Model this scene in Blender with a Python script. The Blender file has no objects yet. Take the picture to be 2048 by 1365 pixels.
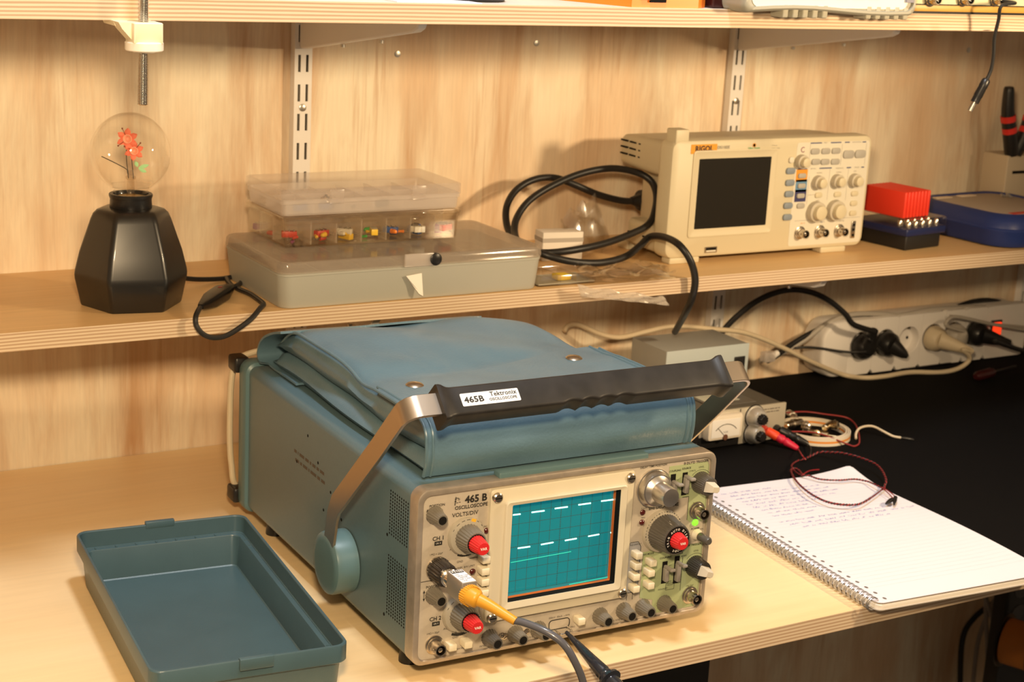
import bpy, bmesh, math, random
from mathutils import Vector, Matrix
PI = math.pi
sc = bpy.context.scene
COL = sc.collection
rnd = random.Random(7)

# ---------------------------------------------------------------- camera (millimetres, world)
CAM = Vector((-437.95, -1715.996, 618.513))
FPX = 3287.73
YAW, PIT, ROL = math.radians(31.07341343), math.radians(14.78158729), math.radians(3.10043167)
_f = Vector((math.sin(YAW)*math.cos(PIT), math.cos(YAW)*math.cos(PIT), -math.sin(PIT)))
_r0 = Vector((math.cos(YAW), -math.sin(YAW), 0)); _u0 = _r0.cross(_f)
_r = math.cos(ROL)*_r0 + math.sin(ROL)*_u0; _u = -math.sin(ROL)*_r0 + math.cos(ROL)*_u0
def at(px, py, ax, v):
    """point of the photo (2048x1365) on the world plane ax = v (mm)"""
    w = _f*FPX + _r*(px-1024) - _u*(py-682.5)
    i = 'xyz'.index(ax)
    return CAM + w*((v-CAM[i])/w[i])
def AY(px, py, y): return at(px, py, 'y', y)
def AZ(px, py, z): return at(px, py, 'z', z)
def AX(px, py, x): return at(px, py, 'x', x)

# ---------------------------------------------------------------- materials
def new_mat(name):
    m = bpy.data.materials.new(name); m.use_nodes = True
    nt = m.node_tree; b = nt.nodes['Principled BSDF']
    return m, nt, b
def mat(name, col, rough=.5, metal=0, spec=.5, emit=None, es=0, trans=0, ior=1.45, alpha=1, coat=0, noise=0, nscale=60, bump=0, bscale=300):
    m, nt, b = new_mat(name)
    b.inputs['Base Color'].default_value = (*col, 1); b.inputs['Roughness'].default_value = rough
    b.inputs['Metallic'].default_value = metal; b.inputs['Specular IOR Level'].default_value = spec
    b.inputs['Transmission Weight'].default_value = trans; b.inputs['IOR'].default_value = ior
    b.inputs['Alpha'].default_value = alpha; b.inputs['Coat Weight'].default_value = coat
    if emit:
        b.inputs['Emission Color'].default_value = (*emit, 1); b.inputs['Emission Strength'].default_value = es
    tc = nt.nodes.new('ShaderNodeTexCoord')
    if noise:
        n = nt.nodes.new('ShaderNodeTexNoise'); n.inputs['Scale'].default_value = nscale; n.inputs['Detail'].default_value = 5
        nt.links.new(tc.outputs['Object'], n.inputs['Vector'])
        r = nt.nodes.new('ShaderNodeValToRGB')
        r.color_ramp.elements[0].position = .3; r.color_ramp.elements[1].position = .7
        r.color_ramp.elements[0].color = (*[c*(1-noise) for c in col], 1)
        r.color_ramp.elements[1].color = (*[min(1, c*(1+noise)) for c in col], 1)
        nt.links.new(n.outputs['Fac'], r.inputs['Fac']); nt.links.new(r.outputs['Color'], b.inputs['Base Color'])
    if bump:
        n = nt.nodes.new('ShaderNodeTexNoise'); n.inputs['Scale'].default_value = bscale; n.inputs['Detail'].default_value = 3
        nt.links.new(tc.outputs['Object'], n.inputs['Vector'])
        bp = nt.nodes.new('ShaderNodeBump'); bp.inputs['Strength'].default_value = bump; bp.inputs['Distance'].default_value = .001
        nt.links.new(n.outputs['Fac'], bp.inputs['Height']); nt.links.new(bp.outputs['Normal'], b.inputs['Normal'])
    return m
def wood(name, base, dark, axis='z', scale=14, stretch=12, rough=.55, fine=.25, stain=.55, blot=None, streak=0):
    """plywood face veneer: long grain along axis, soft figure and streaks"""
    m, nt, b = new_mat(name); L = nt.links; N = nt.nodes
    tc = N.new('ShaderNodeTexCoord')
    def mapped(sx, st):
        mp = N.new('ShaderNodeMapping')
        s = {'x': (st, sx, sx), 'y': (sx, st, sx), 'z': (sx, sx, st)}[axis]
        mp.inputs['Scale'].default_value = s
        L.new(tc.outputs['Object'], mp.inputs['Vector']); return mp
    def noise(mp, det=6, dist=.0, rgh=.6):
        n = N.new('ShaderNodeTexNoise'); n.inputs['Scale'].default_value = 1; n.inputs['Detail'].default_value = det
        n.inputs['Roughness'].default_value = rgh; n.inputs['Distortion'].default_value = dist
        L.new(mp.outputs['Vector'], n.inputs['Vector']); return n
    n1 = noise(mapped(scale, scale/stretch), 7, .5)                 # broad figure
    n2 = noise(mapped(scale*22, scale*1.2), 3, 0)                    # fine fibre
    n3 = noise(mapped(scale*.45, scale*.28), 3, .3)                  # blotches
    r1 = N.new('ShaderNodeValToRGB'); e = r1.color_ramp.elements
    e[0].position = .44; e[1].position = .72
    e[0].color = (*base, 1); e[1].color = (*dark, 1)
    L.new(n1.outputs['Fac'], r1.inputs['Fac'])
    def mix(kind, fac, a, c2):
        x = N.new('ShaderNodeMixRGB'); x.blend_type = kind
        if isinstance(fac, (int, float)): x.inputs[0].default_value = fac
        else: L.new(fac, x.inputs[0])
        L.new(a, x.inputs[1])
        if isinstance(c2, tuple): x.inputs[2].default_value = (*c2, 1)
        else: L.new(c2, x.inputs[2])
        return x.outputs[0]
    r3 = N.new('ShaderNodeValToRGB'); r3.color_ramp.elements[0].position = .42; r3.color_ramp.elements[1].position = .7
    r3.color_ramp.elements[0].color = (0, 0, 0, 1); r3.color_ramp.elements[1].color = (stain, stain, stain, 1)
    L.new(n3.outputs['Fac'], r3.inputs['Fac'])
    c = mix('MIX', r3.outputs['Color'], r1.outputs['Color'], blot or tuple(0.5*(p+q) for p, q in zip(base, dark)))
    if streak:                                                       # clusters of short darker fibres
        n4 = noise(mapped(scale*9, scale*.45), 5, .4); n5 = noise(mapped(scale*.8, scale*.22), 2, .2)
        ra = N.new('ShaderNodeValToRGB'); ra.color_ramp.elements[0].position = .5; ra.color_ramp.elements[1].position = .66
        rb = N.new('ShaderNodeValToRGB'); rb.color_ramp.elements[0].position = .47; rb.color_ramp.elements[1].position = .62
        L.new(n4.outputs['Fac'], ra.inputs['Fac']); L.new(n5.outputs['Fac'], rb.inputs['Fac'])
        k = N.new('ShaderNodeMath'); k.operation = 'MULTIPLY'; L.new(ra.outputs['Color'], k.inputs[0]); L.new(rb.outputs['Color'], k.inputs[1])
        k2 = N.new('ShaderNodeMath'); k2.operation = 'MULTIPLY'; k2.inputs[1].default_value = streak; L.new(k.outputs[0], k2.inputs[0])
        c = mix('MIX', k2.outputs[0], c, dark)
    r2 = N.new('ShaderNodeValToRGB'); r2.color_ramp.elements[0].position = .3; r2.color_ramp.elements[1].position = .7
    r2.color_ramp.elements[0].color = (1-fine, 1-fine, 1-fine, 1); r2.color_ramp.elements[1].color = (1, 1, 1, 1)
    L.new(n2.outputs['Fac'], r2.inputs['Fac'])
    c = mix('MULTIPLY', 1.0, c, r2.outputs['Color'])
    L.new(c, b.inputs['Base Color']); b.inputs['Roughness'].default_value = rough
    b.inputs['Specular IOR Level'].default_value = .35
    return m
def ply_edge(name, light, dark, t):
    """birch plywood edge: stacked plies along z of a board t metres thick (top at z = 0)"""
    m, nt, b = new_mat(name); L = nt.links; N = nt.nodes
    tc = N.new('ShaderNodeTexCoord'); mp = N.new('ShaderNodeMapping')
    mp.inputs['Scale'].default_value = (7, 7, 1/t); L.new(tc.outputs['Object'], mp.inputs['Vector'])
    sp = N.new('ShaderNodeSeparateXYZ'); L.new(mp.outputs['Vector'], sp.inputs[0])
    nz = N.new('ShaderNodeTexNoise'); nz.inputs['Scale'].default_value = 1; nz.inputs['Detail'].default_value = 4
    L.new(mp.outputs['Vector'], nz.inputs['Vector'])
    w = N.new('ShaderNodeMath'); w.operation = 'MULTIPLY_ADD'; w.inputs[1].default_value = .12
    L.new(nz.outputs['Fac'], w.inputs[0]); L.new(sp.outputs['Z'], w.inputs[2])
    k = N.new('ShaderNodeMath'); k.operation = 'MULTIPLY'; k.inputs[1].default_value = 5.5*2*PI
    L.new(w.outputs[0], k.inputs[0])
    s = N.new('ShaderNodeMath'); s.operation = 'SINE'; L.new(k.outputs[0], s.inputs[0])
    r = N.new('ShaderNodeValToRGB'); r.color_ramp.elements[0].position = .2; r.color_ramp.elements[1].position = .75
    r.color_ramp.elements[0].color = (*dark, 1); r.color_ramp.elements[1].color = (*light, 1)
    h = N.new('ShaderNodeMath'); h.operation = 'MULTIPLY_ADD'; h.inputs[1].default_value = .5; h.inputs[2].default_value = .5
    L.new(s.outputs[0], h.inputs[0]); L.new(h.outputs[0], r.inputs['Fac'])
    # dark voids in a ply here and there
    mp2 = N.new('ShaderNodeMapping'); mp2.inputs['Scale'].default_value = (11, 11, 130); L.new(tc.outputs['Object'], mp2.inputs['Vector'])
    n2 = N.new('ShaderNodeTexNoise'); n2.inputs['Scale'].default_value = 1; n2.inputs['Detail'].default_value = 2
    L.new(mp2.outputs['Vector'], n2.inputs['Vector'])
    r2 = N.new('ShaderNodeValToRGB'); r2.color_ramp.elements[0].position = .765; r2.color_ramp.elements[1].position = .785
    L.new(n2.outputs['Fac'], r2.inputs['Fac'])
    mx = N.new('ShaderNodeMixRGB'); mx.inputs[2].default_value = (.03, .018, .01, 1)
    L.new(r2.outputs['Color'], mx.inputs[0]); L.new(r.outputs['Color'], mx.inputs[1])
    L.new(mx.outputs[0], b.inputs['Base Color']); b.inputs['Roughness'].default_value = .6
    b.inputs['Specular IOR Level'].default_value = .3
    return m

# ---------------------------------------------------------------- mesh builder (coordinates in millimetres)
def rrect(x0, z0, x1, z1, r, n=5):
    """rounded rectangle as 2-D points, counter-clockwise"""
    p = []
    for cx, cz, a0 in ((x1-r, z0+r, -90), (x1-r, z1-r, 0), (x0+r, z1-r, 90), (x0+r, z0+r, 180)):
        for i in range(n+1):
            a = math.radians(a0+90*i/n); p.append((cx+r*math.cos(a), cz+r*math.sin(a)))
    return p
def circ(x, y, r, n=24, a0=0): return [(x+r*math.cos(a0+2*PI*i/n), y+r*math.sin(a0+2*PI*i/n)) for i in range(n)]
def smooth(pts, k=8, closed=False):
    """Catmull-Rom through the points"""
    P = [Vector(p) for p in pts]; n = len(P); out = []
    for i in range(n if closed else n-1):
        if closed: a, b, c, d = P[(i-1) % n], P[i], P[(i+1) % n], P[(i+2) % n]
        else: a, b, c, d = P[max(i-1, 0)], P[i], P[i+1], P[min(i+2, n-1)]
        for j in range(k):
            t = j/k
            out.append(.5*((2*b)+(c-a)*t+(2*a-5*b+4*c-d)*t*t+(3*b-a-3*c+d)*t*t*t))
    if not closed: out.append(P[-1])
    return out
class MB:
    def __init__(s): s.v = []; s.f = []; s.mi = []; s.m = 0
    def add(s, vs, fs):
        o = len(s.v); s.v += [Vector(v) for v in vs]
        for f in fs: s.f.append([o+i for i in f]); s.mi.append(s.m)
        return s
    def loft(s, loops, cap0=True, cap1=True, closed=True):
        n = len(loops[0]); vs = [p for l in loops for p in l]; fs = []
        for k in range(len(loops)-1):
            for i in range(n if closed else n-1):
                j = (i+1) % n; fs.append([k*n+i, k*n+j, (k+1)*n+j, (k+1)*n+i])
        if cap0: fs.append(list(range(n))[::-1])
        if cap1: fs.append([(len(loops)-1)*n+i for i in range(n)])
        return s.add(vs, fs)
    def box(s, x0, y0, z0, x1, y1, z1, b=0):
        if b <= 0:
            return s.add([(x, y, z) for z in (z0, z1) for x, y in ((x0, y0), (x1, y0), (x1, y1), (x0, y1))],
                         [[3, 2, 1, 0], [4, 5, 6, 7], [0, 1, 5, 4], [1, 2, 6, 5], [2, 3, 7, 6], [3, 0, 4, 7]])
        r = min(b, (x1-x0)/2.01, (y1-y0)/2.01, (z1-z0)/2.01)
        L = []
        for d, zz in ((r, z0), (r*.3, z0+r*.3), (0, z0+r), (0, z1-r), (r*.3, z1-r*.3), (r, z1)):
            q = max(r-d, r*.35)
            L.append([(x, y, zz) for x, y in rrect(x0+d, y0+d, x1-d, y1-d, q, 3)])
        return s.loft(L)
    def prism(s, pts, a, b, plane='xy', hole=None):
        """2-D outline between a and b along the third axis"""
        g = {'xy': lambda p, t: (p[0], p[1], t), 'xz': lambda p, t: (p[0], t, p[1]), 'yz': lambda p, t: (t, p[0], p[1])}[plane]
        if hole:
            A0 = [g(p, a) for p in pts]; B0 = [g(p, b) for p in pts]; A1 = [g(p, a) for p in hole]; B1 = [g(p, b) for p in hole]
            return s.loft([A0, B0, B1, A1, A0], False, False)
        return s.loft([[g(p, a) for p in pts], [g(p, b) for p in pts]])
    def plate(s, pts, y0, y1, b, plane='xz', cap0=True):
        """outline extruded y0 -> y1 with the y1 rim eased by b (outline must be roughly convex)"""
        cx = sum(p[0] for p in pts)/len(pts); cz = sum(p[1] for p in pts)/len(pts)
        w = max(abs(p[0]-cx) for p in pts); h = max(abs(p[1]-cz) for p in pts)
        g = {'xz': lambda p, t: (p[0], t, p[1]), 'xy': lambda p, t: (p[0], p[1], t), 'yz': lambda p, t: (t, p[0], p[1])}[plane]
        sg = 1 if y1 > y0 else -1
        def ins(d): return [(cx+(p[0]-cx)*(w-d)/w, cz+(p[1]-cz)*(h-d)/h) for p in pts]
        L = [[g(p, y0) for p in pts], [g(p, y1-sg*b) for p in pts], [g(p, y1-sg*b*.3) for p in ins(b*.3)], [g(p, y1) for p in ins(b)]]
        return s.loft(L, cap0, True)
    def lathe(s, prof, o, d, n=28, ribs=0, amp=.04, cap0=True, cap1=True, u=None):
        """profile [(distance along d, radius)]"""
        o = Vector(o); d = Vector(d).normalized()
        u = Vector(u) if u else (Vector((0, 0, 1)) if abs(d.z) < .9 else Vector((1, 0, 0)))
        u = (u-d*u.dot(d)).normalized(); w = d.cross(u)
        if ribs: n = ribs*4
        L = []
        for t, r in prof:
            L.append([o+d*t+(u*math.cos(2*PI*i/n)+w*math.sin(2*PI*i/n))*(r*(1+(amp*(1 if i % 4 < 2 else -1) if ribs else 0))) for i in range(n)])
        return s.loft(L, cap0, cap1)
    def cyl(s, a, b, r, r2=None, n=20):
        a = Vector(a); b = Vector(b); return s.lathe([(0, r), ((b-a).length, r if r2 is None else r2)], a, b-a, n)
    def ball(s, o, r, n=14, sz=1):
        return s.lathe([(-r*math.cos(PI*k/8)*sz, max(r*math.sin(PI*k/8), r*.01)) for k in range(9)], o, (0, 0, 1), n)
    def tube(s, pts, r, n=10, closed=False):
        P = [Vector(p) for p in pts]; m = len(P); L = []; u = None
        for i in range(m):
            t = (P[(i+1) % m]-P[i-1]) if closed else (P[min(i+1, m-1)]-P[max(i-1, 0)])
            t = t.normalized() if t.length > 1e-9 else Vector((0, 0, 1))
            if u is None: u = Vector((0, 0, 1)) if abs(t.z) < .9 else Vector((1, 0, 0))
            u = (u-t*u.dot(t)); u = u.normalized() if u.length > 1e-6 else t.orthogonal().normalized(); w = t.cross(u)
            rr = r[i] if isinstance(r, (list, tuple)) else r
            L.append([P[i]+(u*math.cos(2*PI*k/n)+w*math.sin(2*PI*k/n))*rr for k in range(n)])
        if closed: L.append(L[0])
        return s.loft(L, not closed, not closed)
    def strip(s, pts, wdir, w, th):
        """flat strap: path pts, width vector wdir*w (constant), thickness th"""
        P = [Vector(p) for p in pts]; W = Vector(wdir).normalized()*(w/2); L = []
        for i in range(len(P)):
            t = (P[min(i+1, len(P)-1)]-P[max(i-1, 0)]).normalized(); nrm = t.cross(W).normalized()*(th/2)
            L.append([P[i]-W-nrm, P[i]+W-nrm, P[i]+W+nrm, P[i]-W+nrm])
        return s.loft(L)
    def build(s, name, mats, parent=None, smooth=True, ang=35, M=None, recenter=False):
        me = bpy.data.meshes.new(name)
        vs = [(M @ v if M else v) for v in s.v]
        off = Vector((0, 0, 0))
        if recenter:
            off = Vector((sum(v.x for v in vs)/len(vs), sum(v.y for v in vs)/len(vs), min(v.z for v in vs)))
            vs = [v-off for v in vs]
        me.from_pydata([v*.001 for v in vs], [], s.f)
        mats = mats if isinstance(mats, (list, tuple)) else [mats]
        for m in mats: me.materials.append(m)
        for p, i in zip(me.polygons, s.mi): p.material_index = min(i, len(mats)-1)
        bm = bmesh.new(); bm.from_mesh(me); bmesh.ops.remove_doubles(bm, verts=bm.verts, dist=1e-6)
        bmesh.ops.recalc_face_normals(bm, faces=bm.faces); bm.to_mesh(me); bm.free()
        if smooth:
            me.polygons.foreach_set('use_smooth', [True]*len(me.polygons))
            me.set_sharp_from_angle(angle=math.radians(ang))
        o = bpy.data.objects.new(name, me); COL.objects.link(o)
        o.location = off*.001
        if parent: o.parent = parent
        return o
def tag(o, label, cat, group=None, kind=None):
    if label: o['label'] = label
    if cat: o['category'] = cat
    if group: o['group'] = group
    if kind: o['kind'] = kind
    return o
def thing(name, label, cat, loc=(0, 0, 0), rz=0, group=None):
    o = bpy.data.objects.new(name, None); COL.objects.link(o); o.empty_display_size = .02
    o.location = Vector(loc)*.001; o.rotation_euler = (0, 0, rz)
    return tag(o, label, cat, group)
def struct(name, mb, m, **k):
    o = mb.build(name, m, **k); o['kind'] = 'structure'; return o
def dup(o, parent=None):
    c = o.copy(); COL.objects.link(c)
    if parent: c.parent = parent
    for ch in list(o.children): dup(ch, c)
    return c
def text(s, size, o, u, v, m, parent, name='lettering', align='LEFT', bold=0, sx=1, M=None, ext=0):
    """printed lettering as a flat mesh: origin o, reading direction u, up v (mm)"""
    cu = bpy.data.curves.new('t', 'FONT'); cu.body = s; cu.size = size; cu.align_x = align; cu.align_y = 'CENTER'
    cu.offset = bold*size; cu.space_character = 1.05; cu.resolution_u = 2; cu.extrude = ext
    to = bpy.data.objects.new('t', cu); COL.objects.link(to)
    bpy.context.view_layer.update()
    me0 = bpy.data.meshes.new_from_object(to.evaluated_get(bpy.context.evaluated_depsgraph_get()))
    bpy.data.objects.remove(to); bpy.data.curves.remove(cu)
    o = Vector(o); u = Vector(u).normalized(); v = Vector(v).normalized(); w = u.cross(v)
    mb = MB(); mb.add([o+u*(p.co.x*sx)+v*p.co.y+w*p.co.z for p in me0.vertices], [list(f.vertices) for f in me0.polygons])
    bpy.data.meshes.remove(me0)
    return mb.build(name, m, parent, smooth=False, M=M)
def texts(items, m, parent, name='lettering', y=None, u=(1, 0, 0), v=(0, 0, 1)):
    """several printed words on one face, one mesh: items (string, size, x, z, align, bold)"""
    MBs = MB()
    for it in items:
        s, size, x, z = it[:4]; al = it[4] if len(it) > 4 else 'CENTER'; bold = it[5] if len(it) > 5 else 0
        cu = bpy.data.curves.new('t', 'FONT'); cu.body = s; cu.size = size; cu.align_x = al; cu.align_y = 'CENTER'
        cu.offset = bold*size; cu.resolution_u = 2
        to = bpy.data.objects.new('t', cu); COL.objects.link(to); bpy.context.view_layer.update()
        me0 = bpy.data.meshes.new_from_object(to.evaluated_get(bpy.context.evaluated_depsgraph_get()))
        bpy.data.objects.remove(to); bpy.data.curves.remove(cu)
        MBs.add([(x+p.co.x, y, z+p.co.y) for p in me0.vertices], [list(f.vertices) for f in me0.polygons])
        bpy.data.meshes.remove(me0)
    return MBs.build(name, m, parent, smooth=False)
# ================================================================ materials used everywhere
WALLW = wood('pine_plywood', (.90, .80, .62), (.56, .33, .17), 'z', 15, 5.5, .6, .10, .95, (.80, .58, .38), streak=.5)
BENCHW = wood('birch_face', (.86, .66, .39), (.79, .56, .29), 'x', 6, 7, .38, .06, .45, (.80, .60, .36))
SHELFW = wood('birch_shelf_face', (.74, .50, .25), (.66, .41, .18), 'x', 8, 9, .4, .10, .4)
EDGE18 = ply_edge('birch_edge', (.66, .53, .385), (.45, .31, .20), .018)
WHITEP = mat('white_powder_coat', (.80, .77, .74), .42)
CHROME = mat('chrome', (.75, .73, .70), .18, 1)
STEEL = mat('zinc_steel', (.55, .52, .47), .35, 1)
BLACKP = mat('black_plastic', (.012, .011, .011), .35)
BLACKR = mat('black_cable_jacket', (.014, .013, .013), .42)
DARK = mat('dark_recess', (.01, .009, .008), .8, spec=.1)
BLACKM = mat('black_rubber_mat', (.006, .0055, .0055), .8, spec=.06, bump=.12, bscale=900)
UNDERB = wood('pine_plywood_under', (.50, .33, .20), (.36, .20, .11), 'z', 9, 7, .6, .18, .5)

# ================================================================ room shell
w = struct('wall_back', MB().box(-1500, 0, -820, 2600, 18, 1900), WALLW)
for px, py, in ((795, 108), (1073, 86), (1937, 100)):
    p = AY(px, py, 0)
    MB().lathe([(0, 4), (1.2, 3.8), (1.6, 2)], (p.x, 0.5, p.z), (0, -1, 0), 12).build('screw', STEEL, w)
FLOORM = mat('grey_concrete', (.22, .21, .20), .8, noise=.15, nscale=6)
struct('floor', MB().box(-2200, -3600, -840, 3000, 0, -820), FLOORM)
CEILM = mat('white_ceiling_paint', (.75, .74, .72), .9)
struct('ceiling', MB().box(-2200, -3600, 1900, 3000, 18, 1920), CEILM)
WPAINT = mat('pale_wall_paint', (.55, .50, .43), .9)
struct('wall_left', MB().box(-2220, -3600, -840, -2200, 18, 1920), WPAINT)
struct('wall_right', MB().box(3000, -3600, -840, 3020, 18, 1920), WPAINT)

# ================================================================ boards: a slab whose edge shows the plies
def board(mb, x0, y0, x1, y1, z1, t, b=1.2):
    pts = [(x0, y0), (x1, y0), (x1, y1), (x0, y1)]
    mb.m = 1; mb.add([(x, y, z) for z in (z1-t, z1) for x, y in pts], [[0, 1, 5, 4], [1, 2, 6, 5], [2, 3, 7, 6], [3, 0, 4, 7]])
    mb.m = 0; mb.add([(x, y, z) for z in (z1-t, z1) for x, y in pts], [[3, 2, 1, 0], [4, 5, 6, 7]])
    return mb
SH1, SH1F = 218.7, -240          # lower shelf top, front edge
SH2, SH2F = 533.0, -413          # upper shelf
t = thing('workbench', 'long birch plywood workbench carrying the blue oscilloscope', 'workbench', (0, -333, -820))
def lift(mb, dz): mb.v = [v+Vector((0, 0, dz)) for v in mb.v]; return mb
o = board(MB(), -900, -666.3, 2400, -1, 0, 18).build('worktop', [BENCHW, EDGE18], t, smooth=False)
o.location = (0, .333, .82)
o2 = MB().box(-900, -600, -820, -860, -20, -18).build('leg', UNDERB, t, smooth=False); o2.location = (0, .333, .82)
o2 = MB().box(2340, -600, -820, 2380, -20, -18).build('leg', UNDERB, t, smooth=False); o2.location = (0, .333, .82)
t = tag(MB().box(-400, -560, -819, 506, -60, -30, 4).build('drawer_cabinet', mat('black_cabinet', (.010, .009, .009), .6), None, recenter=True),
        'black cabinet standing under the plywood bench edge', 'cabinet')
def shelf(name, label, x0, x1, yf, z):
    o = board(MB(), x0, yf, x1, -.5, 0, 18).build(name, [SHELFW, EDGE18], None, smooth=False)
    o.location = (0, 0, z*.001); return tag(o, label, 'shelf')
shelf('wall_shelf', 'lower plywood wall shelf carrying the lamp, clear boxes and cream oscilloscope', -900, 2300, SH1F, SH1)
o = shelf('wall_shelf', 'upper plywood wall shelf along the top of the photo', -900, 2300, SH2F, SH2)
o.data.materials[0] = wood('lit_shelf_face', (.82, .74, .66), (.76, .66, .56), 'x', 8, 9, .45, .06, .3)  # upper face paled: grazing light put into the wood colour

# ================================================================ slotted standards and brackets
SLOT = DARK
def standard(xc, z0, z1, zs, label, screws):
    t = thing('shelf_standard', label, 'shelf rail', (xc, 0, z0), group=None)
    h = z1-z0
    mb = MB()
    # channel: front web with real slot recesses shown as dark pockets, two flanges
    xs = [(-10.5, -7), (-4, 4), (7, 10.5)]
    zz = []; z = zs
    while z-10-z0 > 12: zz.append(z-z0); z -= 32.7
    z = zs+32.7
    while z1-z > 22: zz.append(z-z0); z += 32.7
    zz = sorted(zz)
    def web(x0, x1, a, b): mb.box(x0, -12, a, x1, -10.5, b)
    web(-10.5, -6.3, 0, h); web(-3.1, 3.1, 0, h); web(6.3, 10.5, 0, h)
    for sx0, sx1 in ((-6.3, -3.1), (3.1, 6.3)):
        prev = 0
        for c in zz:
            web(sx0, sx1, prev, c-9.5); prev = c+9.5
        web(sx0, sx1, prev, h)
    mb.box(-10.5, -10.5, 0, -9.2, -.3, h); mb.box(9.2, -10.5, 0, 10.5, -.3, h)
    mb.build('rail', WHITEP, t, smooth=False)
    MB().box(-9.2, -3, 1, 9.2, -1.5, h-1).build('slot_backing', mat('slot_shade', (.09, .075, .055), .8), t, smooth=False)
    for s in screws:
        q = MB().lathe([(0, 4.4), (.9, 4.2), (1.5, 3)], (0, -11.9, s-z0), (0, -1, 0), 18); q.build('screw', STEEL, t)
    return t
standard(299.5, -10, 900, 438.5, 'white slotted shelf rail on the wall behind the clear boxes', [389.5])
standard(909.5, -10, 900, 445.7, 'white slotted shelf rail on the wall behind the cream oscilloscope', [389.5])
standard(1500, -10, 900, 443, 'white slotted shelf rail at the far right of the wall', [389.5])
def bracket(xc, ztop, length, hback, label):
    t = thing('shelf_bracket', label, 'shelf bracket', (xc, -12.2, ztop))
    # U-shaped arm: two thin side cheeks tapering to the front, joined along the lower edge
    prof = [(0, -1), (0, -hback), (-4, -hback-2), (-length+14, -18), (-length+5, -14), (-length, -7), (-length, -1)]
    mb = MB()
    mb.loft([[(x, a*(1-e*.004), b+e*(1 if b < -2 else 0)) for a, b in prof] for x, e in ((-5, 1.2), (-4, 0), (4, 0), (5, 1.2))])
    mb.build('arm', WHITEP, t, ang=25)
    for f in (.36, .68):
        y = -length*f; z = -hback+(hback-18)*f-2
        MB().lathe([(0, 2.6), (3, 2.6), (3.6, 1.5)], (0, y, z), (0, 0, -1), 10).build('screw', STEEL, t)
    return t
B2 = SH2-18
bracket(299.5, B2, 286, 58, 'white shelf bracket holding the upper shelf above the clear boxes')
bracket(909.5, B2, 286, 58, 'white shelf bracket holding the upper shelf above the cream oscilloscope')
bracket(299.5, SH1-18, 205, 40, 'white shelf bracket under the lower shelf behind the folded blue pouch')
bracket(909.5, SH1-18, 205, 40, 'white shelf bracket under the lower shelf above the grey supply box')
# ================================================================ blue-green oscilloscope on the bench
# local frame: x along the front (0..292), y into the depth (front 0), z up (underside 0)
TEK = mat('blue_green_paint', (.085, .142, .165), .36, spec=.8, bump=.10, bscale=1500, noise=.05, nscale=500)
TEKP = mat('blue_green_plastic', (.095, .170, .19), .36)
TRIM = mat('worn_aluminium_trim', (.50, .44, .38), .42, .75, noise=.12, nscale=90)
PANEL = mat('brushed_panel', (.56, .50, .42), .5, .25, noise=.04, nscale=200)
GREEN = mat('pale_green_panel', (.36, .42, .24), .55)
BLUEGREY = mat('grey_blue_panel', (.33, .33, .35), .55)
CREAM = mat('cream_bezel', (.63, .575, .45), .4)
INK = mat('black_ink', (.02, .018, .016), .6)
GKNOB = mat('grey_knob', (.155, .14, .115), .3, coat=.4)
GKNOBD = mat('dark_grey_knob', (.085, .078, .07), .3, coat=.4)
REDK = mat('red_knob', (.60, .022, .025), .35, coat=.3)
WHITEI = mat('white_ink', (.8, .78, .74), .6)
BTN = mat('cream_button', (.74, .68, .53), .4)
NICKEL = mat('nickel', (.58, .52, .44), .25, 1)
ALUK = mat('spun_aluminium', (.66, .63, .60), .3, 1)
LEDOFF = mat('dark_red_led', (.07, .006, .006), .15, coat=.8)
LEDON = mat('green_led', (.1, .5, .05), .3, emit=(.20, 1, .02), es=1.6)
SX, SY, SZ = 137.86, -629.83, 14.04
scope = thing('oscilloscope', 'blue-green analogue oscilloscope with glowing teal screen and carry handle on the bench', 'oscilloscope', (SX, SY, SZ), -.02004)
W_, H_, D_ = 292, 153, 402
# cabinet: wrapped sheet with rounded long edges
L = [[(x, y, z) for x, z in rrect(d, d, W_-d, H_-d, 9-d*.5, 6)] for y, d in ((10, 1.6), (12, 1), (14, .8), (388, .8))]
body = MB().loft(L)
body.build('cabinet', TEK, scope)
# rear frame
mb = MB()
o_ = rrect(-3, -3, W_+3, H_+3, 12, 6); i_ = rrect(4, 4, W_-4, H_-4, 8, 6)
mb.loft([[(x, y, z) for x, z in p] for p, y in ((rrect(1, 1, W_-1, H_-1, 9, 6), 382), (rrect(-2, -2, W_+2, H_+2, 11, 6), 384), (o_, 387), (o_, 400), (rrect(-1, -1, W_+1, H_+1, 10, 6), 403))], False, True)
mb.build('rear_frame', TEKP, scope)
# front trim ring and panel
fr = rrect(0, 0, W_, H_, 10, 6); inn = rrect(5.5, 4.5, W_-5.5, H_-5.5, 7, 6)
f2 = rrect(1.4, 1.4, W_-1.4, H_-1.4, 9, 6)
MB().loft([[(x, y, z) for x, z in p] for p, y in ((fr, 14), (fr, 1.5), (rrect(.5, .5, W_-.5, H_-.5, 9.6, 6), .4), (f2, 0), (rrect(4.8, 3.8, W_-4.8, H_-4.8, 7.3, 6), -.2), (inn, .6), (inn, 5))], False, False).build('front_trim', TRIM, scope)
MB().prism(rrect(5, 4, W_-5, H_-5, 7, 5), 2, 6, 'xz', hole=rrect(81, 45.5, 189.6, 134.3, 1, 5)).build('front_panel', PANEL, scope, smooth=False)
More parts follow.
